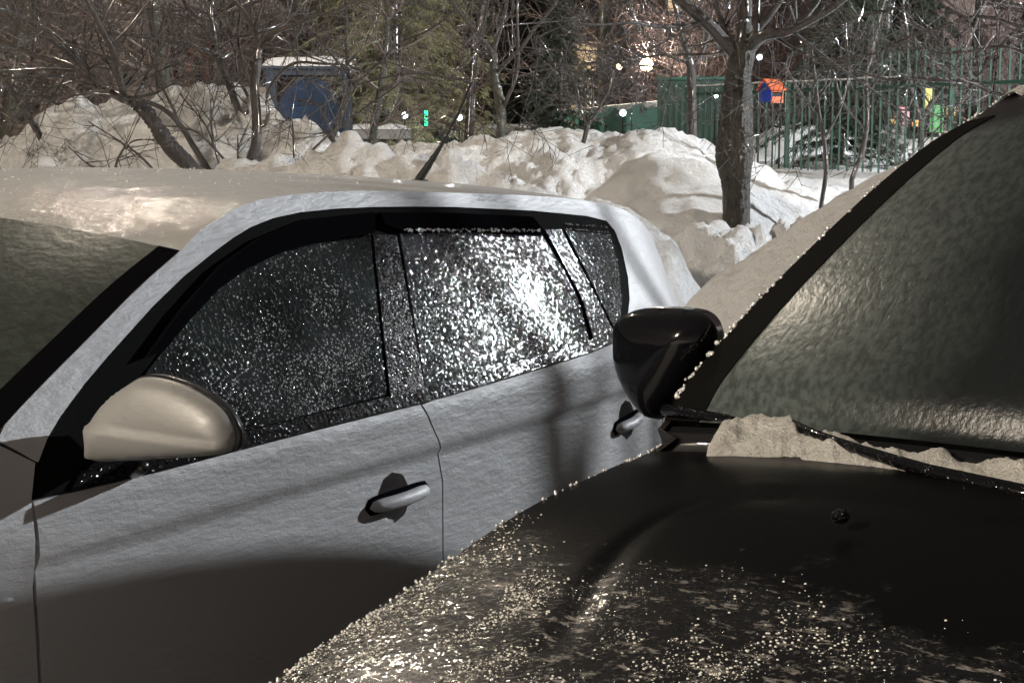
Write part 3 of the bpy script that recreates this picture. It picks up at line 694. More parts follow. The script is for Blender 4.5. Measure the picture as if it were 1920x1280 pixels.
# beads of ice down the edge of the A-pillar and on the near rim of the bonnet
b = MB()
edge_rows = [e for e in D.E if .0 <= e[0] <= 1.0 and e[1] > 1.1]
for k in range(330):
    if noise.noise(Vector((k*.07, 4, 4))) < -.12: continue
    t = (k/330+rnd.gauss(0, .01))**1.5 if k else 0; t = min(1, max(0, t.real if isinstance(t, complex) else t))*(len(edge_rows)-1); e0 = edge_rows[int(t)]; e1 = edge_rows[min(len(edge_rows)-1, int(t)+1)]; f = t-int(t); e = e0+(e1-e0)*f
    b.ball(D.P(e[0]+rnd.uniform(-.004, .006), ins_d(e[0], e[1])-.002+rnd.uniform(-.004, .006), e[1]+rnd.uniform(-.002, .004)), rnd.choice((.0012, .0018, .0026, .0040))*rnd.uniform(.8, 1.3)*(1.15-.5*t/len(edge_rows)), 7, 5)
er = [e for e in D.E if -1.15 <= e[0] <= -.05]
for k in range(170):
    t = rnd.random()**2.6*(len(er)-1); e0 = er[int(t)]; e1 = er[min(len(er)-1, int(t)+1)]; e = e0+(e1-e0)*(t-int(t))
    b.ball(D.P(e[0], ins_d(e[0], e[1])+rnd.uniform(-.004, .004), e[1]+.001), rnd.uniform(.001, .0032), 7, 5)
tag(b.build('ice_beads', M['ice'], de), kind='stuff')
# frozen drops over the nose and near rim of the bonnet
b = MB(); erw = [e for e in D.E if -1.30 <= e[0] <= -.45]
cnt_ = 0
for k in range(140000):
    kk = rnd.random()*(len(erw)-1.001); e = erw[int(kk)]+(erw[int(kk)+1]-erw[int(kk)])*(kk-int(kk)); a, z, Da, Dz = e; u = rnd.random()*1.0; ie = D.ins(a, z); f = 1-(1-u)**2.6; i = ie+(D.c-ie)*u; aa = a+Da*f
    d_n = min(1, max(0, (-.60-aa-.10*noise.noise(Vector((aa*6, i*6, 7))))/.22))          # towards the nose
    d_r = math.exp(-max(0, i-.16)/.30)
    g = d_n*(.04+.96*d_r)*(.30+2.2*noise.noise(Vector((aa*9, i*15, 1)))+.6*noise.noise(Vector((aa*40, i*30, 1))))
    if i < ie+.05 and aa < -.5: g = max(g, .35*min(1, (-.45-aa)/.3))
    if rnd.random() > g*.9: continue
    dome(b, D.P(aa+rnd.uniform(-.01, .01), i+rnd.uniform(-.006, .006), z+Dz*f+.0003+crease(aa, i)), rnd.choice((.0004, .0005, .0007, .0009, .0012, .0020)), (0, 0, 1)); cnt_ += 1
    if cnt_ > 22000: break
tag(b.build('ice_beads', M['ice_roof'], hd_o), kind='stuff')
# mirror of the dark car
o_m = [(1160, 640), (1161, 612), (1172, 592), (1196, 580), (1230, 577), (1275, 579), (1308, 585), (1328, 600), (1338, 625), (1336, 655), (1316, 690), (1285, 735), (1255, 772), (1237, 786), (1215, 776), (1190, 745), (1170, 705), (1161, 670)]
mdk = empty('door_mirror', (0, 0, 0)); mdk.parent = de
pts, Pa, d_, nn_ = puff(D, '', o_m, ((1340, .10, -.02), (1160, .10, -.235)), None, None, 0, 0)
puff_mesh(D, 'mirror_cap', pts, Pa, d_, nn_, M['gloss_black'], mdk, .06, .035, step=.008, power=.42, rmax=.07)
b = MB(); b.tube([D.P(.14, .06, 1.12), D.P(.12, 0, 1.13), D.P(.11, -.06, 1.15), D.P(.11, -.10, 1.17)], [.04, .035, .03, .03], 10, True); b.build('mirror_arm', M['black_plastic'], mdk)
# wipers and washer nozzle
def Wl(px, py, z): return D.P(*D.loc(atz(px, py, z)))
b = MB(); b.tube([Wl(1245, 768, 1.135), Wl(1300, 776, 1.137), Wl(1400, 792, 1.138), Wl(1500, 806, 1.142)], [.010, .010, .009, .007], 8, True)
wp = b.build('wiper', M['iced_black_trim'], de)
b = MB(); b.tube([Wl(1470, 792, 1.148), Wl(1530, 816, 1.148), Wl(1620, 846, 1.146), Wl(1740, 882, 1.142), Wl(1920, 925, 1.137), Wl(2050, 950, 1.132)], [.012, .009, .009, .010, .013, .014], 8, True)
b.build('wiper', M['iced_black_trim'], de)
q = D.loc(atz(1575, 972, 1.125)); b = MB(); b.ball(D.P(q[0], q[1], 1.128), .012, 12, 7, (1.1, 1, .8)); nzl = b.build('washer_nozzle', M['iced_black_trim'], de)
for s_ in (-.72, 1.9):
    for i_ in (.03, 1.79): wheel(D, de, s_, i_, .35)
# snow lying on the cowl of the dark car (a thing of its own)
def snow_strip(name, front, back, label):
    fr_ = cr([D.loc(atz(x, y, z)) for x, y, z in front], 14); bk = cr([D.loc(atz(x, y, z)) for x, y, z in back], 14)
    N = len(fr_)*3; K = 16; V = []; Fc = []
    F_ = np.array(fr_); B_ = np.array(bk)
    for k in range(N):
        t = k/(N-1); a = np.array([np.interp(t*(len(F_)-1), range(len(F_)), F_[:, j]) for j in range(3)]); c = np.array([np.interp(t*(len(B_)-1), range(len(B_)), B_[:, j]) for j in range(3)])
        c = a+(c-a)*(.25+.75*min(1, t/.05)**.5)+np.array([0, 0, .012*noise.noise(Vector((t*13, 3, 1)))+.004*noise.noise(Vector((t*37, 3, 1)))])
        for j in range(K+1):
            v = j/K; p = a+(c-a)*v; hump = .036*min(1, (t/.05))**.5*math.sin(math.pi*v)**.55 if 0 < v < 1 else 0
            q = Vector((p[0]*22, p[1]*22, 0)); hump = hump*(1+.55*noise.noise(q))+.005*noise.noise(q*3.7)*min(1, v*5)*min(1, (1-v)*5)
            V.append(D.P(p[0], p[1], p[2]+hump))
        V.append(D.P(c[0]+.02, c[1], c[2]-.06)); V.append(D.P(a[0]+.01, a[1], a[2]-.05))
    n_ = K+3
    for k in range(N-1):
        for j in range(n_): Fc.append((k*n_+j, k*n_+(j+1) % n_, (k+1)*n_+(j+1) % n_, (k+1)*n_+j))
    o = recalc(mesh(name, [(v[0], v[1], v[2]) for v in V], Fc, M['snow_car'])); o.location = de.location; o.rotation_euler = de.rotation_euler
    return tag(o, label=label, cat='snow')
snow_strip('snow_lump', [(1322, 868, 1.092), (1440, 886, 1.095), (1560, 906, 1.10), (1740, 932, 1.105), (1920, 958, 1.11), (2040, 972, 1.11)],
           [(1330, 818, 1.118), (1400, 800, 1.128), (1480, 803, 1.130), (1570, 836, 1.124), (1680, 866, 1.122), (1800, 884, 1.120), (1920, 912, 1.122), (2040, 950, 1.118)], 'long crusty ridge of snow lying on the wiper cowl of the black car')

b = MB(); V = []; Fc = []; re_ = [e for e in D.E if .86 <= e[0] <= 1.45 and e[1] > 1.6]; K = 6
for k, e in enumerate(re_):
    for j in range(K+1):
        v = j/K; wd = .05+.03*noise.noise(Vector((k*.5, 2, 2))); i = D.ins(e[0], e[1])-.004+wd*v; f = 1-(1-v*wd/.8)**2.6
        V.append(D.P(e[0], i, e[1]+e[3]*f+.012*math.sin(math.pi*v)*(1+.6*noise.noise(Vector((k*.9, j*.7, 1))))+.001))
n_ = K+1; Fc = [(k*n_+j, k*n_+j+1, (k+1)*n_+j+1, (k+1)*n_+j) for k in range(len(re_)-1) for j in range(K)]
rs_ = mesh('snow_crust', V, Fc, M['snow_car']); rs_.location = de.location; rs_.rotation_euler = de.rotation_euler
tag(rs_, label='thin crust of snow along the roof edge of the black car', cat='snow')

# ------------------------------------------------------------ trees
def unit(v): return v/(np.linalg.norm(v)+1e-9)
def grow(mb, p, d, L, r, lvl, rg, spread=.8, sides=3, up=.05, nch=(5, 8), minr=.0012, droop=0):
    n = 5 if lvl > 1 else 4; pts = [p]; q = p.copy(); dd = d.copy()
    for k in range(n):
        dd = unit(dd+np.array([rg.gauss(0, .13), rg.gauss(0, .13), rg.gauss(up, .10)-droop])); q = q+dd*L/n; pts.append(q)
    rad = [max(minr, r*(1-.75*k/n)) for k in range(n+1)]
    mb.tube(pts, rad, sides if lvl < 2 else sides+1)
    if lvl <= 0: return
    for _ in range(rg.randint(*nch)):
        t = rg.uniform(.15, 1); k = min(n-1, int(t*n)); f = t*n-k; c = pts[k]+(pts[k+1]-pts[k])*f; td = unit(pts[k+1]-pts[k])
        rv = np.array([rg.gauss(0, 1), rg.gauss(0, 1), rg.gauss(0, 1)]); rv = unit(rv-td*(rv@td)); nd = unit(td*(1-spread*.45)+rv*spread)
        grow(mb, c, nd, L*rg.uniform(.35, .65)*(1.15-.4*t), rad[k]*.55, lvl-1, rg, spread, sides, up, nch, minr, droop)
def traced_tree(name, depth, trunk, limbs, label, cat, mat='bark_dark', tw='twig', lvl=2, dens=7, seed=1, tl=.9, fan=.5, sides=8, group=None, droop=0, minr=.0016):
    """trunk, limbs: lists of (px, py, half-width px[, depth offset]) at this depth"""
    rg = random.Random(seed)
    def conv(l, wob=.0):
        out = []; rad = []
        for k, q in enumerate(l):
            dz = q[3] if len(q) > 3 else 0
            out.append(atd(q[0], q[1], depth+dz)); rad.append(q[2]/FPX*depth)
        P = cr([np.append(o, r) for o, r in zip(out, rad)], 5); return [p[:3] for p in P], [max(.0015, p[3]) for p in P]
    P, Rr = conv(trunk); base = P[0].copy(); root = empty(name, tuple(base), 0, label=label, cat=cat, group=group)
    mb = MB()
    low = [P[0]-np.array([0, 0, .5])]+P
    if Rr[0] > .04:     # gnarled bark relief
        n0 = 64; hr_ = [low[0]+(low[1]-low[0])*t for t in np.linspace(0, 1, 8)[:-1]]; hq = [Rr[0]*1.05]*7
        for i in range(len(P)-1):
            for t in np.linspace(0, 1, 13)[:-1]: hr_.append(P[i]+(P[i+1]-P[i])*t); hq.append(Rr[i]+(Rr[i+1]-Rr[i])*t)
        hr_.append(P[-1]); hq.append(Rr[-1]); mb.tube([p-base for p in hr_], hq, n0, True)
        V = []
        for v in mb.V:
            k = noise.noise(Vector((v[0]*20, v[1]*20, v[2]*5)))*.010-abs(noise.noise(Vector((v[0]*48, v[1]*48, v[2]*11))))*.020+noise.noise(Vector((v[0]*120, v[1]*120, v[2]*45)))*.006; V.append((v[0]*(1+k*7), v[1]*(1+k*7), v[2]))
        mb.V = V
    else: mb.tube([p-base for p in low], [Rr[0]]+Rr, sides, True)
    mb.build('trunk', M[mat], root)
    mb = MB()
    for l in limbs:
        L_, r_ = conv(l); n_ = len(L_)
        L_ = [p+np.array([noise.noise(Vector((p[0]*5, p[2]*5, k)))*.02 for k in (0, 3, 7)])*(i > 0) for i, p in enumerate(L_)]
        mb.tube([p-base for p in L_], r_, 6)
        tot = sum(np.linalg.norm(L_[i+1]-L_[i]) for i in range(n_-1))
        for _ in range(int(dens*tot)+2):
            t = rg.uniform(.12, 1); k = min(n_-2, int(t*(n_-1))); td = unit(L_[k+1]-L_[k])
            rv = np.array([rg.gauss(0, 1), rg.gauss(0, .8), rg.gauss(.2, 1)]); rv = unit(rv-td*(rv@td))
            grow(mb, L_[k]-base, unit(td*fan+rv), tl*rg.uniform(.35, 1), max(.0028, r_[k]*.45), lvl, rg, .85, 3, .04-droop, (3, 6), minr)
    mb.build('crown', M[tw], root)
    return root
traced_tree('leaning_tree', 7.6, [(374, 336, 15), (350, 306, 15), (322, 279, 15), (279, 222, 12), (245, 188, 10)],
 [[(245, 188, 9), (188, 165, 8, .1), (134, 128, 7, .2), (60, 97, 6, .3), (-10, 76, 5, .4), (-90, 50, 3, .5)],
  [(243, 188, 7), (232, 165, 7, -.1), (215, 100, 6, -.2), (188, 50, 5, -.3), (158, -20, 4, -.4)],
  [(210, 172, 5), (134, 151, 4, .1), (67, 147, 3, -.1), (-20, 150, 2, -.2)],
  [(250, 192, 5), (290, 120, 4, .2), (300, 60, 3, .4), (318, -10, 2.4, .6)],
  [(188, 165, 4), (120, 80, 3.4, -.2), (60, 40, 3, -.3), (-10, 10, 2, -.5)]],
 'leaning dark trunk behind the silver roof, its long limbs sweeping up to the left', 'tree', seed=3, dens=6, tl=.8)
traced_tree('tree_shoot', 7.45, [(402, 336, 6), (363, 275, 5.5), (336, 232, 5), (302, 202, 4.5), (255, 185, 4)],
 [[(255, 185, 3.5), (200, 176, 3), (150, 178, 2), (110, 190, 1.5)], [(336, 232, 3), (300, 150, 2.5, .1), (280, 90, 2, .2)]],
 'thin curved stem rising just right of the leaning trunk, behind the silver roof', 'tree', seed=4, dens=5, tl=.5, lvl=1)
traced_tree('forked_tree', 7.5, [(462, 326, 9), (472, 295, 10), (480, 269, 10), (481, 218, 9), (477, 161, 9), (484, 111, 8)],
 [[(484, 111, 7), (494, 81, 6), (524, 60, 5, -.1), (591, 30, 4, -.2), (650, 12, 3, -.3), (740, -30, 2, -.4)],
  [(490, 90, 6), (470, 44, 5, .1), (437, 0, 4, .2), (420, -30, 3, .3)],
  [(494, 90, 4), (517, 70, 4), (537, 34, 3.5, .1), (546, -20, 3, .2)],
  [(486, 240, 4), (498, 232, 4.2), (504, 210, 4), (500, 175, 3.4), (524, 134, 3, -.1), (560, 117, 3, -.2), (640, 119, 2.4, -.3), (700, 140, 1.8, -.4)],
  [(478, 180, 4), (455, 120, 3.5, .2), (448, 60, 3, .3), (452, -10, 2.5, .4)]],
 'dark slender tree forking in front of the blue shelter, branches glazed with ice', 'tree', seed=5, dens=6, tl=.75)
traced_tree('bare_tree', 8.1, [(466, 268, 7), (458, 240, 7), (450, 215, 7), (430, 161, 7), (413, 118, 7), (402, 102, 6)],
 [[(402, 102, 5), (370, 91, 4.5, -.1), (302, 74, 4, -.2), (252, 72, 3.4, -.3), (180, 60, 2.5, -.4)],
  [(402, 102, 5), (400, 84, 4.5), (399, 34, 4), (400, -20, 3.5)],
  [(410, 112, 4), (433, 87, 4, .1), (427, 34, 3.5, .2), (417, -20, 3, .3)],
  [(400, 88, 4), (386, 60, 4, .1), (353, 27, 3.5, .2), (336, -20, 3, .3)],
  [(455, 225, 4), (468, 200, 3.5, .1), (452, 150, 3, .2), (430, 60, 2, .3)]],
 'slender dark tree slanting up left from the snow bank, just left of the forked one', 'tree', seed=6, dens=6, tl=.7)
traced_tree('bare_tree', 8.0, [(74, 252, 6), (50, 215, 6), (20, 168, 5), (-10, 130, 5)], [[(-10, 130, 4), (-60, 60, 3), (-90, -20, 2)], [(30, 185, 3), (60, 110, 3, .2), (70, 30, 2, .3)]],
 'small dark tree leaning left at the far left edge of the snow bank', 'tree', seed=8, dens=7, tl=.7)
traced_tree('bare_tree', 8.7, [(116, 200, 5), (90, 184, 4.5), (50, 171, 4), (0, 150, 3)], [[(50, 171, 3), (10, 100, 2.5), (-20, 30, 2)], [(90, 184, 3), (110, 120, 2.4), (160, 60, 2)]],
 'short stump-like tree at the crest of the left snow pile, leaning left', 'tree', seed=9, dens=8, tl=.7)
traced_tree('leaning_tree', 8.2, [(603, 290, 5), (627, 247, 6), (642, 205, 5), (657, 165, 5), (651, 114, 4), (649, 40, 3.5), (648, -20, 3)],
 [[(657, 165, 4), (690, 135, 3.4), (724, 107, 3), (751, 81, 2.6), (808, 54, 2.2), (880, -10, 1.8)], [(650, 228, 2), (680, 205, 2), (714, 181, 1.6), (760, 150, 1.2)],
  [(652, 120, 2.5), (700, 60, 2), (720, 0, 1.8)], [(651, 130, 2.5), (600, 80, 2), (560, 10, 1.8)], [(655, 160, 2.4), (760, 140, 2), (860, 150, 1.6), (960, 160, 1.2)]],
 'thin dark tree standing against the right end of the blue shelter', 'tree', seed=10, dens=4, tl=.7, lvl=2)
# young stems poking out of the bank behind the silver roof
rg = random.Random(12)
stems = [([(304, 338), (270, 300), (235, 272), (165, 228)], 7.0), ([(212, 342), (222, 296), (249, 265), (302, 262)], 6.95), ([(274, 340), (235, 320), (178, 316), (128, 275)], 6.9), ([(410, 304), (388, 240), (336, 175)], 7.7),
         ([(447, 330), (370, 249), (300, 235)], 7.1), ([(447, 330), (446, 290), (446, 252)], 7.1), ([(551, 282), (549, 240), (546, 214)], 7.9), ([(583, 284), (620, 250), (652, 230)], 7.8), ([(410, 300), (396, 230), (410, 160)], 7.75), ([(640, 300), (600, 200), (560, 190)], 7.9)]
pos_words = ['low shoot arching left over the warm snow bank, lowest at left', 'curled twig shoot bent like a hook over the snow bank', 'nearly flat shoot lying low over the snow just above the silver roof', 'straight shoot leaning left between the leaning trunk and the slender tree',
             'long thin shoot crossing behind the forked tree base', 'short upright shoot beside the forked tree base', 'single upright twig below the blue shelter', 'short slanting shoot right of the twig below the blue shelter', 'upright thin shoot left of the forked tree', 'fine shoot leaning left in front of the blue shelter']
for (l, d), pw in zip(stems, pos_words):
    P = [atd(x, y, d) for x, y in l]; P = cr(P, 6); base = P[0].copy(); mb = MB()
    mb.tube([P[0]-base-np.array([0, 0, .15])]+[p-base for p in P], list(np.linspace(.008, .003, len(P)+1)), 5)
    for _ in range(7):
        k = rg.randint(3, len(P)-2); td = unit(P[k+1]-P[k]); rv = unit(np.array([rg.gauss(0, 1), rg.gauss(0, .5), rg.gauss(0, 1)]))
        grow(mb, P[k]-base, unit(td*.6+rv), rg.uniform(.1, .3), .0035, 1, rg, .8, 3, .03, (1, 3), .0015)
    o = mb.build('shrub_shoot', M['twig']); o.location = tuple(base); tag(o, label=pw, cat='shrub', group='young shoots in the snow bank')
traced_tree('young_tree', 12.8, [(938, 292, 9.5), (939, 260, 9.3), (939, 202, 9), (930, 160, 8.5), (925, 130, 8), (924, 101, 8)],
 [[(924, 101, 6), (892, 60, 5), (858, 17, 4), (820, -40, 3)], [(926, 105, 5), (936, 67, 5, .2), (948, 20, 4, .3), (955, -30, 3, .4)],
  [(944, 204, 4), (962, 158, 3.6, -.1), (971, 128, 3.3, -.1), (969, 60, 3, -.2), (969, -20, 2.4, -.2)], [(932, 136, 4), (969, 97, 3.4, -.3), (1010, 47, 3, -.4), (1050, -10, 2.4, -.5)],
  [(971, 128, 2.5, -.1), (1060, 120, 2.2, -.3), (1150, 118, 1.8, -.4), (1260, 130, 1.2, -.5)], [(925, 150, 2.5), (830, 145, 2.2, .2), (740, 120, 1.6, .3)]],
 'lone young tree with a green brown trunk standing left of the green board fence', 'tree', mat='bark_green', seed=14, dens=3.0, tl=1.3, minr=.0022)
big = traced_tree('old_tree', 9.0, [(1383, 476, 27), (1381, 440, 26), (1381, 400, 26), (1380, 345, 27), (1377, 300, 35), (1377, 270, 35), (1379, 235, 32), (1381, 190, 29), (1385, 140, 24), (1392, 105, 24), (1396, 82, 20)],
 [[(1388, 108, 15), (1368, 82, 14), (1330, 50, 12), (1297, 20, 11), (1240, -30, 9)], [(1396, 90, 17), (1399, 50, 15, .1), (1395, 0, 14, .1), (1395, -50, 12, .1)],
  [(1402, 92, 13), (1431, 68, 11, -.1), (1482, 56, 9, -.2), (1535, 27, 7, -.3), (1580, 0, 6, -.4), (1640, -40, 4, -.5)],
  [(1320, 42, 4), (1250, 50, 3.5, -.2), (1170, 42, 2.8, -.4), (1080, 48, 2, -.6), (1000, 70, 1.5, -.6)], [(1375, 90, 3), (1300, 105, 2.6, .2), (1220, 108, 2.2, .3), (1120, 130, 1.6, .4)],
  [(1450, 66, 4), (1500, 100, 3, -.2), (1560, 118, 2.4, -.3), (1620, 100, 2, -.4)]],
 'thick gnarled tree trunk rising from the snow, hung with the birdhouse', 'tree', mat='bark_big', tw='bark_dark', seed=15, dens=4, tl=1.0, minr=.0018)
traced_tree('sapling', 9.3, [(1539, 388, 4), (1549, 322, 4.5), (1546, 269, 4), (1536, 215, 3.5), (1528, 144, 3), (1520, 80, 2)], [[(1536, 215, 2.4), (1500, 170, 2), (1470, 120, 1.5)], [(1546, 260, 2.4), (1575, 200, 2), (1600, 120, 1.5)]],
 'thin bare sapling standing in the snow in front of the green railing', 'tree', mat='bark_dark', seed=16, dens=5, tl=.6, lvl=1)
traced_tree('sapling', 12, [(1597, 338, 5), (1607, 310, 5), (1616, 289, 5), (1626, 228, 4.5), (1624, 150, 4)], [[(1624, 150, 3), (1640, 80, 2.5), (1660, 0, 2)], [(1620, 240, 2.5), (1580, 190, 2), (1560, 130, 1.5)], [(1625, 180, 2.5), (1670, 120, 2)]],
 'slanting bare sapling against the railing, between the thin sapling and the grey box', 'tree', seed=17, dens=5, tl=.8, lvl=1)
traced_tree('young_tree', 16.5, [(1727, 284, 6), (1727, 250, 6), (1728, 228, 6)], [[(1728, 228, 5), (1713, 181, 4.5), (1705, 134, 4), (1700, 60, 3), (1690, -20, 2)], [(1728, 228, 5), (1750, 188, 4.5), (1784, 134, 4), (1820, 70, 3), (1850, 0, 2)], [(1750, 190, 3), (1810, 170, 2.5), (1880, 175, 2)]],
 'y-shaped young tree behind the railing in front of the coloured boards', 'tree', mat='bark_green', seed=18, dens=4, tl=1.2, minr=.003)
traced_tree('young_tree', 13.5, [(1300, 268, 9), (1298, 230, 9), (1297, 180, 8.5), (1296, 134, 8), (1290, 100, 7)], [[(1290, 100, 6), (1275, 60, 5), (1262, 0, 4), (1255, -30, 3)], [(1296, 130, 4), (1322, 90, 3.5), (1340, 20, 3)], [(1294, 120, 3), (1240, 100, 2.4), (1180, 90, 2)]],
 'dark trunk just left of the thick tree, in front of the green container', 'tree', seed=19, dens=4, tl=1.1, minr=.0025)
traced_tree('small_tree', 12.2, [(1090, 282, 4.5), (1097, 255, 4.5), (1102, 235, 4.5)], [[(1102, 235, 3.5), (1087, 201, 3), (1082, 165, 2.5), (1070, 130, 2)], [(1102, 235, 3.5), (1124, 208, 3), (1140, 170, 2.5), (1150, 130, 2)], [(1100, 240, 2.5), (1112, 190, 2), (1110, 140, 1.5)], [(1130, 200, 2), (1175, 175, 1.5), (1200, 150, 1.2)]],
 'small round-crowned tree on the snow crest, left of the green container', 'tree', seed=20, dens=9, tl=.75, minr=.0022)
traced_tree('bare_tree', 5.9, [(2800, 500, 14), (2790, 300, 13), (2800, 150, 11), (2780, 0, 9), (2770, -150, 6)], [[(2790, 120, 9), (2720, -40, 8), (2700, -260, 6)], [(2800, 50, 7), (2850, -120, 6), (2870, -260, 4)]],
 'bare tree standing beside the black car, outside the right edge', 'tree', seed=23, dens=2, tl=.6, lvl=1)
traced_tree('bare_tree', 5.9, [(2990, 500, 17), (2970, 300, 17), (2975, 100, 15), (2955, -60, 14), (2970, -240, 12), (2960, -420, 9)], [[(2960, -60, 9), (2900, -200, 8), (2880, -400, 6)]],
 'slimmer bare tree standing beside the black car, farther outside the right edge', 'tree', seed=24, dens=2, tl=.6, lvl=1)
traced_tree('overhanging_tree', 7.2, [(2010, 260, 14), (1990, 200, 13), (1960, 150, 12), (1950, 60, 10), (1940, -40, 8)], [[(1975, 190, 5), (1878, 175, 4.5), (1804, 151, 4), (1666, 144, 3.2), (1572, 124, 2.4), (1520, 115, 1.6)],
  [(1950, 70, 5), (1850, 30, 4), (1740, 60, 3.4), (1640, 100, 2.4), (1560, 110, 1.5)], [(1945, 20, 4), (1800, -10, 3), (1660, 20, 2.4), (1540, 60, 1.5)], [(1955, 110, 4), (1880, 90, 3.4), (1780, 100, 2.6), (1700, 90, 1.8)], [(1950, 40, 4), (1900, 60, 3), (1850, 120, 2), (1800, 190, 1.5)]],
 'tree reaching in from the right edge, its branch crossing above the railing', 'tree', seed=21, dens=7, tl=.75)

# ---- background trees: a few kinds, copied
def template(name, seed, stems, H, tw, spread=.75, sides=3):
    rg = random.Random(seed); root = empty(name, (0, 0, 0)); tb = MB(); cb = MB()
    for k in range(stems):
        lean = np.array([rg.gauss(0, .16), rg.gauss(0, .16), 1]); p = np.array([rg.gauss(0, .12)*(stems > 1), rg.gauss(0, .12)*(stems > 1), -.3]); pts = [p.copy()]; n = 10; dd = unit(lean)
        for j in range(n): dd = unit(dd+np.array([rg.gauss(0, .06), rg.gauss(0, .06), .05])); p = p+dd*H/n; pts.append(p.copy())
        r0 = .085/math.sqrt(stems)*1.2; rad = [max(.012, r0*(1-.8*j/n)) for j in range(n+1)]; tb.tube(pts, rad, 7)
        for j in range(int(30/math.sqrt(stems))):
            t = rg.uniform(.12, 1); q = min(n-1, int(t*n)); c = pts[q]; a = rg.uniform(0, 2*math.pi); nd = unit(np.array([math.cos(a), math.sin(a), rg.uniform(.1, .9)]))
            grow(cb, c, nd, rg.uniform(.9, 2.0)*(1.2-.5*t), rad[q]*.42, 2, rg, spread, sides, .03, (4, 6), .0042)
    tb.build('trunk', M['bark_dark'] if tw != 'far_twig' else M['bark_green'], root); cb.build('crown', M[tw], root); return root
def conifer(name, seed, H, W, mat, dark):
    rg = random.Random(seed); root = empty(name, (0, 0, 0)); tb = MB(); cb = MB(); tb.tube([(0, 0, -.4), (0, 0, H*.5), (0, 0, H)], [.11, .07, .01], 8); tb.build('trunk', M['bark_dark'], root)
    z = .5
    while z < H:
        f = (1-z/H); Rw = W*(f**.8)*rg.uniform(.8, 1.1)+.08
        for k in range(rg.randint(7, 10)):
            a = rg.uniform(0, 2*math.pi); n = 7; p = np.array([0, 0, z]); dr = np.array([math.cos(a), math.sin(a), .12])
            L = Rw*rg.uniform(.75, 1.1); pts = []
            for j in range(n+1): t = j/n; pts.append(np.array([math.cos(a)*L*t, math.sin(a)*L*t, z+.12*L*t-.42*L*t*t]))
            tb2 = cb; tb2.tube(pts, [.012*(1-.7*j/n)+.003 for j in range(n+1)], 3)
            for j in range(1, n+1):
                for s_ in range(30):
                    c = pts[j]+np.array([rg.gauss(0, .02), rg.gauss(0, .02), rg.gauss(0, .02)]); la = a+rg.choice((-1, 1))*rg.uniform(.5, 1.2); ll = rg.uniform(.04, .15)*(1.2-.6*j/n)
                    e = c+np.array([math.cos(la)*ll, math.sin(la)*ll, -rg.uniform(.01, .10)])
                    q = np.array([-math.sin(la), math.cos(la), 0])*.0035; b0 = len(cb.V)
                    up_ = np.array([0, 0, .008]); m_ = (c+e)/2
                    cb.V += [c.tolist(), (m_+q*2.0).tolist(), e.tolist(), (m_-q*2.0).tolist(), (m_+up_).tolist()]
                    cb.F += [(b0, b0+1, b0+4), (b0+1, b0+2, b0+4), (b0+2, b0+3, b0+4), (b0+3, b0, b0+4)]
        z += rg.uniform(.10, .2)
    o = cb.build('foliage', M[mat], root, smooth=False); return root
used = set()
def place(root, loc, rz, sc_, label, cat, group):
    if root.name in used:
        r = root.copy(); C.objects.link(r)
        for ch in list(root.children): c = ch.copy(); C.objects.link(c); c.parent = r
    else: r = root; used.add(root.name)
    r.location = loc; r.rotation_euler = (0, 0, rz); r.scale = (sc_,)*3; tag(r, label=label, cat=cat, group=group); return r
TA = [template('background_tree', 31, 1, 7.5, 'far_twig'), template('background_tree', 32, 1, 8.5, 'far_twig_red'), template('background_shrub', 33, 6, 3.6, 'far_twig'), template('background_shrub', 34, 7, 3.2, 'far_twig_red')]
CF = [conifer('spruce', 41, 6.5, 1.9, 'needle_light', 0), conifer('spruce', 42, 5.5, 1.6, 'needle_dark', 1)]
rg = random.Random(50)
def px2(px, d): return ((px-960)/FPX*d, d)
seen_ = {}
G1, G2 = 'bare trees crowding the far side of the courtyard', 'bare many-stemmed bushes behind the snow banks'
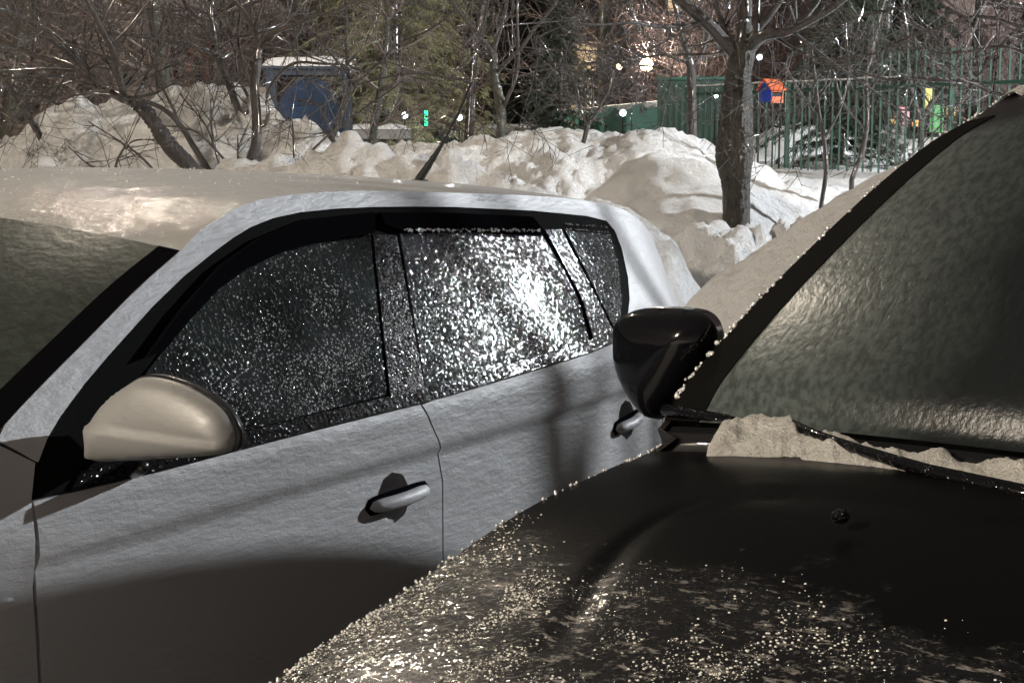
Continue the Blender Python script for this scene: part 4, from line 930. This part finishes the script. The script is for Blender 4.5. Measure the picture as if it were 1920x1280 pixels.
for row, (d, step, jit, ks) in enumerate([(17, 170, 60, (0, 2, 1, 3)), (22, 125, 50, (2, 0, 3, 1)), (29, 100, 45, (1, 0, 2, 3)), (38, 80, 40, (0, 1, 2, 1))]):
    px = -1000+row*30; k = 0
    while px < 2700:
        p_ = px+rg.uniform(-jit, jit); t = ks[k % 4]; dd = d*rg.uniform(.92, 1.1)
        red = p_ > 1250
        if red and t in (0, 2) and rg.random() < .8: t += 1
        if not red and t in (1, 3) and rg.random() < .6: t -= 1
        clear = (row == 0 and (460 < p_ < 1260 or 1380 < p_)) or (row == 1 and 560 < p_ < 1860) or (row == 2 and t >= 2 and (640 < p_ < 1280 or 1400 < p_ < 1830)) or (row == 3 and t >= 2 and 700 < p_ < 1240)
        if not clear:
            x, y = px2(p_, dd); tree = t < 2
            lab = ('bare background tree, %s twigs, behind the ploughed snow' if tree else 'bare background bush, %s twigs and many stems, behind the ploughed snow') % ('dull red brown' if t in (1, 3) else 'grey brown')
            lm = min([(-700, 'nothing, far outside the left edge'), (-350, 'nothing, outside the left edge'), (0, 'far left edge'), (200, 'leaning trunk'), (340, 'brick booth'), (470, 'forked tree'), (580, 'blue shelter'), (740, 'first globe lamp'), (850, 'second globe lamp'), (940, 'lone young tree'), (1090, 'round-crowned tree'), (1212, 'warm street lamp'), (1300, 'green container'), (1385, 'thick tree'), (1450, 'birdhouse'), (1540, 'thin sapling'), (1620, 'slanting sapling'), (1728, 'y-shaped tree'), (1900, 'right edge'), (2200, 'nothing, outside the right edge'), (2550, 'nothing, far outside the right edge')], key=lambda q: abs(q[0]-p_))[1]
            lab = '%s bare %s, %s row, behind %s' % ('red brown' if t in (1, 3) else 'grey brown', 'tree' if tree else 'bush', ('nearest', 'second', 'third', 'farthest')[row], lm)
            seen_[lab] = seen_.get(lab, 0)+1
            if seen_[lab] > 1: lab = lab.replace('bare ', ('second', 'third', 'fourth', 'fifth', 'sixth')[min(4, seen_[lab]-2)]+' bare ')
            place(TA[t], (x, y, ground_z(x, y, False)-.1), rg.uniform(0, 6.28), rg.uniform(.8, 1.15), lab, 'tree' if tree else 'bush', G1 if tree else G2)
        px += step; k += 1
def spot(t, px, d, sc_, lab, cat='spruce', zoff=-.2): x, y = px2(px, d); place(t, (x, y, ground_z(x, y, False)+zoff), px, sc_, lab, cat, 'spruces in the courtyard')
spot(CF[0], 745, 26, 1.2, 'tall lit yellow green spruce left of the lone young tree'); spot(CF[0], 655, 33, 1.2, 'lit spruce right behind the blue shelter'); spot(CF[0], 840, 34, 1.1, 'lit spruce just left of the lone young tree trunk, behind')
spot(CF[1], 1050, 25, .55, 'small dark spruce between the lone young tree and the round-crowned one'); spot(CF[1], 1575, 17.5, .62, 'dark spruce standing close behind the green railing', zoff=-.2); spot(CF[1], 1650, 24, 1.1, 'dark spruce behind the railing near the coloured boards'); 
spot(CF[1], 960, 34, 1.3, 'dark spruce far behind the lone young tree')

for px_, d_q, t, sc2, lb in ((690, 15.5, 0, .5, 'slender bare tree between the blue shelter and the lit spruce'), (880, 20.5, 1, .7, 'red brown bare tree left of the lone young tree')):
    x, y = px2(px_, d_q); place(TA[t], (x, y, ground_z(x, y, False)-.1), px_*.1, sc2, lb, 'tree', G1)
# ------------------------------------------------------------ green railing and other courtyard things
A0, A1 = atd(1285, 245, 18.5), atd(1960, 330, 14.2)
A0[2] = 0; A1[2] = 0
fn = empty('railing_fence', tuple(A1), 0, label='long dark green railing of upright bars standing in the snow on the right', cat='fence')
L = np.linalg.norm(A1-A0); dirn = (A0-A1)/L; nb_ = int(L/.112); rg = random.Random(3)
def rail_top(t): return 2.24+.0*t
for k in range(nb_):
    p = dirn*(k*.115); W = A1+p; zg = ground_z(W[0], W[1], False)-.35; post = k % 20 == 10; r = .026 if post else .0095
    tall = .26 if k < 19 else 0
    b = MB(); tilt = rg.gauss(0, .006); b.box((p[0]+tilt/2, p[1], (zg+rail_top(0)+.03+tall)/2), (r, r, (rail_top(0)+.03+tall-zg)/2)); b.build('post' if post else 'bar', M['fence_bar_paint'], fn, False)
for z_, h_ in ((2.17, .018),):
    b = MB(); b.box((dirn[0]*L/2, dirn[1]*L/2, z_), (L/2, .012, h_), [tuple(dirn), (-dirn[1], dirn[0], 0), (0, 0, 1)]); b.build('rail', M['fence_bar_paint'], fn, False)
tag(fn)
b = MB(); b.tube([tuple(dirn*L*t+np.array([0, 0, 2.272+.004*math.sin(t*60)])) for t in np.linspace(.35, 1, 40)], .011, 6, True); sn = b.build('snow_cap', M['snow'], fn)
# green container
c0 = atd(1262, 202, 21.5); b = MB(); gc = empty('container', (c0[0], c0[1], 1.3), -.15, label='dark green metal container with flat lid left of the thick tree', cat='container')
b.box((.35, .5, .55), (.56, .5, .62)); b.build('body', M['green_paint_dark'], gc, False)
b = MB(); [b.box((-.21+.085*k, -.012, .55), (.018, .014, .56)) for k in range(14)]; tag(b.build('rib', M['green_paint_dark'], gc, False), kind='stuff')
b = MB(); b.box((.35, .5, 1.19), (.60, .54, .02)); b.build('lid', M['green_paint'], gc, False)
# low green board fence and its snow
x0, x1 = atd(1040, 250, 27), atd(1238, 250, 24); gb = empty('board_fence', (x0[0], x0[1], 1.3), 0, label='low bright green board fence between the small round-crowned tree and the container', cat='fence')
for k in range(4):
    t = k/4; p = (x1-x0)*(t+.125); b = MB(); b.box((p[0], p[1], .42+.03*k), (.22, .03, .38)); b.build('panel', M['green_paint'], gb, False)
b = MB(); pp = [(x1-x0)*t+np.array([0, 0, .84+.1*t+.02*math.sin(9*t)]) for t in np.linspace(0, 1, 16)]; b.tube([tuple(p[:2])+(p[2] if False else .80+.10*i/15,) for i, p in enumerate(pp)], .05, 8, True); b.build('snow_cap', M['snow'], gb)
# low picket rail in the distance
x0, x1 = atd(742, 257, 30), atd(935, 257, 30); pf = empty('low_fence', (x0[0], x0[1], 1.45), 0, label='low dark picket fence far off, left of the lone young tree', cat='fence')
b = MB(); b.box(((x1-x0)[0]/2, 0, .22), ((x1-x0)[0]/2, .03, .04)); b.build('rail', M['green_paint_dark'], pf, False)
for k in range(22):
    b = MB(); b.box(((x1-x0)[0]*k/21, -.01, .08), (.014, .02, .16)); b.build('picket', M['dark_metal'], pf, False)
# blue shelter
s0 = atd(580, 200, 14.5); sh = empty('play_shelter', (s0[0], s0[1], 1.55), .12, label='blue shelter with an arched blue back panel and a roof heaped with snow', cat='shelter')
for x_ in (-.36, .37):
    for y_ in (-.22, .22):
        b = MB(); b.box((x_, y_, .28), (.042, .035, .47)); b.build('post', M['navy_metal'], sh, False)
b = MB(); b.box((0, -.22, .705), (.42, .03, .032)); b.box((0, .22, .705), (.42, .03, .032)); b.build('roof_beam', M['navy_metal'], sh, False)
b = MB(); n_ = 26; V = []
for y_ in (-.19, -.16):
    V.append((0, y_, -.2))
    for k in range(n_+1): a = math.pi*k/n_; V.append((.01+.355*math.cos(a), y_, .08+.58*math.sin(a)))
m_ = n_+2; Fc = [tuple(range(m_)), tuple(range(m_, 2*m_))[::-1]]+[(k, (k+1) % m_, m_+(k+1) % m_, m_+k) for k in range(m_)]
mesh('back_panel', V, Fc, M['blue_paint'], sh, False)
b = MB(); b.box((0, .20, .05), (.33, .015, .32)); b.build('rear_panel', M['blue_paint'], sh, False)
b = MB(); b.box((0, 0, .742), (.45, .29, .012)); b.build('roof', M['navy_metal'], sh, False)
V = []; Fc = []; K = 22
for j in range(K+1):
    for i in range(K+1):
        x_, y_ = i/K*2-1, j/K*2-1; h = .755+.095*(max(0, (1-abs(x_)**5)*(1-abs(y_)**4)))**.6*(1+.25*noise.noise(Vector((x_*2, y_*2, 5)))); V.append((x_*.44, y_*.28, h))
for j in range(K):
    for i in range(K): a = j*(K+1)+i; Fc.append((a, a+1, a+K+2, a+K+1))
rs = mesh('roof_snow', V, Fc, M['snow']); rs.location = sh.location; rs.rotation_euler = sh.rotation_euler; tag(rs, label='rounded heap of snow lying on the blue shelter roof', cat='snow')
# birdhouse hanging beside the old tree
h0 = atd(1446, 178, 8.85); bh = empty('birdhouse', tuple(h0), .62, label='orange and blue wooden birdhouse hanging beside the thick tree', cat='birdhouse')
W_, D_, H_ = .047, .050, .043
b = MB(); b.box((0, 0, -.005), (W_-.004, D_-.004, H_-.006)); b.build('inner_box', M['black_void'], bh, False)
b = MB(); b.V += [(-W_-.003, -D_, -H_), (-W_-.003, D_, -H_), (-W_-.003, D_, H_*.75), (-W_-.003, 0, H_+.038), (-W_-.003, -D_, H_*.75)]; b.V += [(x+.009, y, z) for x, y, z in b.V[:5]]
b.F += [(0, 1, 2, 3, 4), (9, 8, 7, 6, 5)]+[(k, (k+1) % 5, 5+(k+1) % 5, 5+k) for k in range(5)]; recalc(b.build('gable_wall', M['birdhouse_blue'], bh, False))
for z_, h_ in ((-.030, .018), (.026, .012)):
    b = MB(); b.box((0, -D_, z_), (W_, .004, h_)); b.build('front_board', M['orange_paint'], bh, False)
b = MB(); b.V = []; b.F = []
b.V += [(W_-.006, -D_, -H_), (W_-.006, D_, -H_), (W_-.006, D_, H_*.75), (W_-.006, 0, H_+.038), (W_-.006, -D_, H_*.75)]; b.V += [(x+.009, y, z) for x, y, z in b.V[:5]]
b.F += [(0, 1, 2, 3, 4), (9, 8, 7, 6, 5)]+[(k, (k+1) % 5, 5+(k+1) % 5, 5+k) for k in range(5)]; recalc(b.build('gable_wall', M['orange_paint'], bh, False))
for sd in (-1, 1):
    a = math.atan2(.052, D_); dx = (0, sd*math.cos(a), -math.sin(a)); nz_ = (0, sd*math.sin(a), math.cos(a)); L_ = .045
    b = MB(); b.box((0, sd*L_*math.cos(a), H_+.046-L_*math.sin(a)), (W_+.016, L_, .004), [(1, 0, 0), dx, nz_]); b.build('roof_board', M['orange_paint'], bh, False)
b = MB(); b.tube([(0, 0, H_+.044), (-.004, 0, H_+.075), (.004, 0, H_+.105), (.0, 0, H_+.33)], .002, 5); b.build('hanging_cord', M['dark_metal'], bh)
# brick booth and beige wall at the left, far
p = atd(385, 125, 24); bb = empty('brick_booth', (p[0], p[1], 1.5), .1, label='small reddish brick booth far off between the bare trunks on the left', cat='booth')
b = MB(); b.box((0, .5, .7), (.30, .5, .95)); b.build('wall', M['brick'], bb, False)
for x_ in (-.12, .12): b = MB(); b.box((x_, -.006, 1.2), (.05, .01, .2)); b.build('window', M['window_dark'], bb, False)
p = atd(375, 160, 21); b = MB(); b.box((0, 0, 0), (1.0, .1, .5)); wl = b.build('low_wall', M['plaster'], None, False); wl.location = (p[0], p[1], 1.85); tag(wl, label='low beige wall strip behind the left snow pile', cat='wall')
# snow-covered slabs
for (a, b_, y_, d, lab) in ((655, 765, 243, 19, 'long flat snow-covered roof slab right of the blue shelter'), (890, 1035, 240, 31, 'flat snow-covered slab behind the lone young tree'), (1185, 1240, 214, 27, 'small snow-capped slab touching the container')):
    p = atd((a+b_)/2, y_, d); hw = (b_-a)/2/FPX*d; K = 14; V = []; Fc = []
    for j in range(K+1):
        for i in range(K+1):
            x_, y2 = i/K*2-1, j/K*2-1; V.append((x_*hw, y2*.4, .07*(max(0, 1-abs(x_)**6)*(1-abs(y2)**4))**.5*(1+.4*noise.noise(Vector((x_*3, y2, d))))))
    for j in range(K):
        for i in range(K): q = j*(K+1)+i; Fc.append((q, q+1, q+K+2, q+K+1))
    r_ = empty('covered_slab', tuple(p), 0, label=lab, cat='slab', group=None); mesh('snow_top', V, Fc, M['snow'], r_); bx = MB(); bx.box((0, 0, -.06), (hw, .39, .06)); bx.build('slab', M['concrete'], r_, False)
# coloured boards and grey box behind the railing
cb_ = [(1673, 228, 7, 13, 'orange_board', 'orange'), (1695, 219, 9, 18, 'pink_board', 'pink'), (1716, 231, 5, 6, 'orange_board', 'small orange'), (1740, 190, 6, 24, 'yellow_board', 'tall yellow'), (1756, 222, 12, 26, 'grass_green_board', 'green'), (1759, 210, 7, 5, 'pink_board', 'small pink'), (1783, 209, 8, 8, 'yellow_board', 'small yellow')]
for x_, y_, hw, hh, m_, cn in cb_:
    p = atd(x_, y_, 19.3+rg.uniform(-.2, .2)); b = MB(); b.box((0, 0, 0), (hw/FPX*19.3, .03, hh/FPX*19.3)); o = b.build('play_board', M[m_], None, False); o.location = tuple(p); tag(o, label='%s playground board behind the railing on the right' % cn, cat='board', group='coloured playground boards')
    if cn in ('pink', 'green'): pass
p = atd(1676, 258, 18.3); b = MB(); gx = empty('grey_box', (p[0], p[1], p[2]), 0, label='grey metal box standing on the snow behind the railing', cat='box'); b.box((0, .15, 0), (.155, .15, .14)); b.build('body', M['concrete'], gx, False); b = MB(); b.box((0, .15, .148), (.165, .16, .008)); b.build('lid', M['dark_metal'], gx, False)
# lamps seen in the picture
def post_lamp(px, py, d, r, mat, pw, col, lab, name='street_lamp'):
    p = atd(px, py, d); zg = ground_z(p[0], p[1], False); root = empty(name, (p[0], p[1], zg), 0, label=lab, cat='lamp')
    h = p[2]-zg; b = MB(); b.tube([(0, .03, -.3), (0, .03, h-r*.8)], [.018, .011], 8); b.build('pole', M['black_void'], root)
    b = MB(); b.ball((0, 0, h), r, 14, 10); b.build('lamp_globe', M[mat], root)
    if pw: l = lamp('lamp_light', (0, -r*.3, h+r*1.8), pw, col, r*.6); l.parent = root
post_lamp(759, 217, 24, .05, 'lamp_cool', 9, COOL, 'white globe lamp shining far off, left of the green light'); post_lamp(861, 221, 24, .05, 'lamp_cool', 9, COOL, 'white globe lamp shining far off, just left of the lone young tree')
post_lamp(1212, 122, 26, .115, 'lamp_warm', 320, WARM, 'bright warm street lamp glowing through twigs above the container'); post_lamp(1168, 212, 22.5, .048, 'lamp_cool', 14, COOL, 'cool white lamp shining above the low green board fence')
post_lamp(1342, 180, 19.5, .03, 'lamp_cool', 8, COOL, 'cool white lamp shining just left of the thick trunk'); post_lamp(1424, 108, 20, .036, 'lamp_cool', 12, COOL, 'high cool lamp glowing right beside the thick trunk fork')
post_lamp(1048, 207, 28, .03, 'lamp_cool', 0, COOL, 'tiny cool lamp low between the lone and round-crowned trees'); post_lamp(1161, 126, 48, .09, 'lamp_warm', 150, WARM, 'small warm lamp just left of the bright warm one')
p = atd(799, 222, 24); b = MB(); b.box((0, 0, 0), (.025, .03, .12)); o = b.build('green_light', M['lamp_green'], None, False); o.location = tuple(p); tag(o, label='small upright green light between the two far globe lamps', cat='light')
# apartment block closing the courtyard far behind the trees
ab = empty('apartment_block', (6, 75, 1.4), 0, label='large dim apartment block far behind all the trees', cat='building'); b = MB(); b.box((0, 6, 12), (15, 6, 14)); b.build('wall', M['concrete'], ab, False)
for zf in range(5):
    for k in range(6):
        b = MB(); b.box((-12.5+k*5, -.03, 1.5+zf*2.9), (.75, .05, .7)); b.build('window', M['window_lit'] if rg.random() < .22 else M['window_dark'], ab, False)
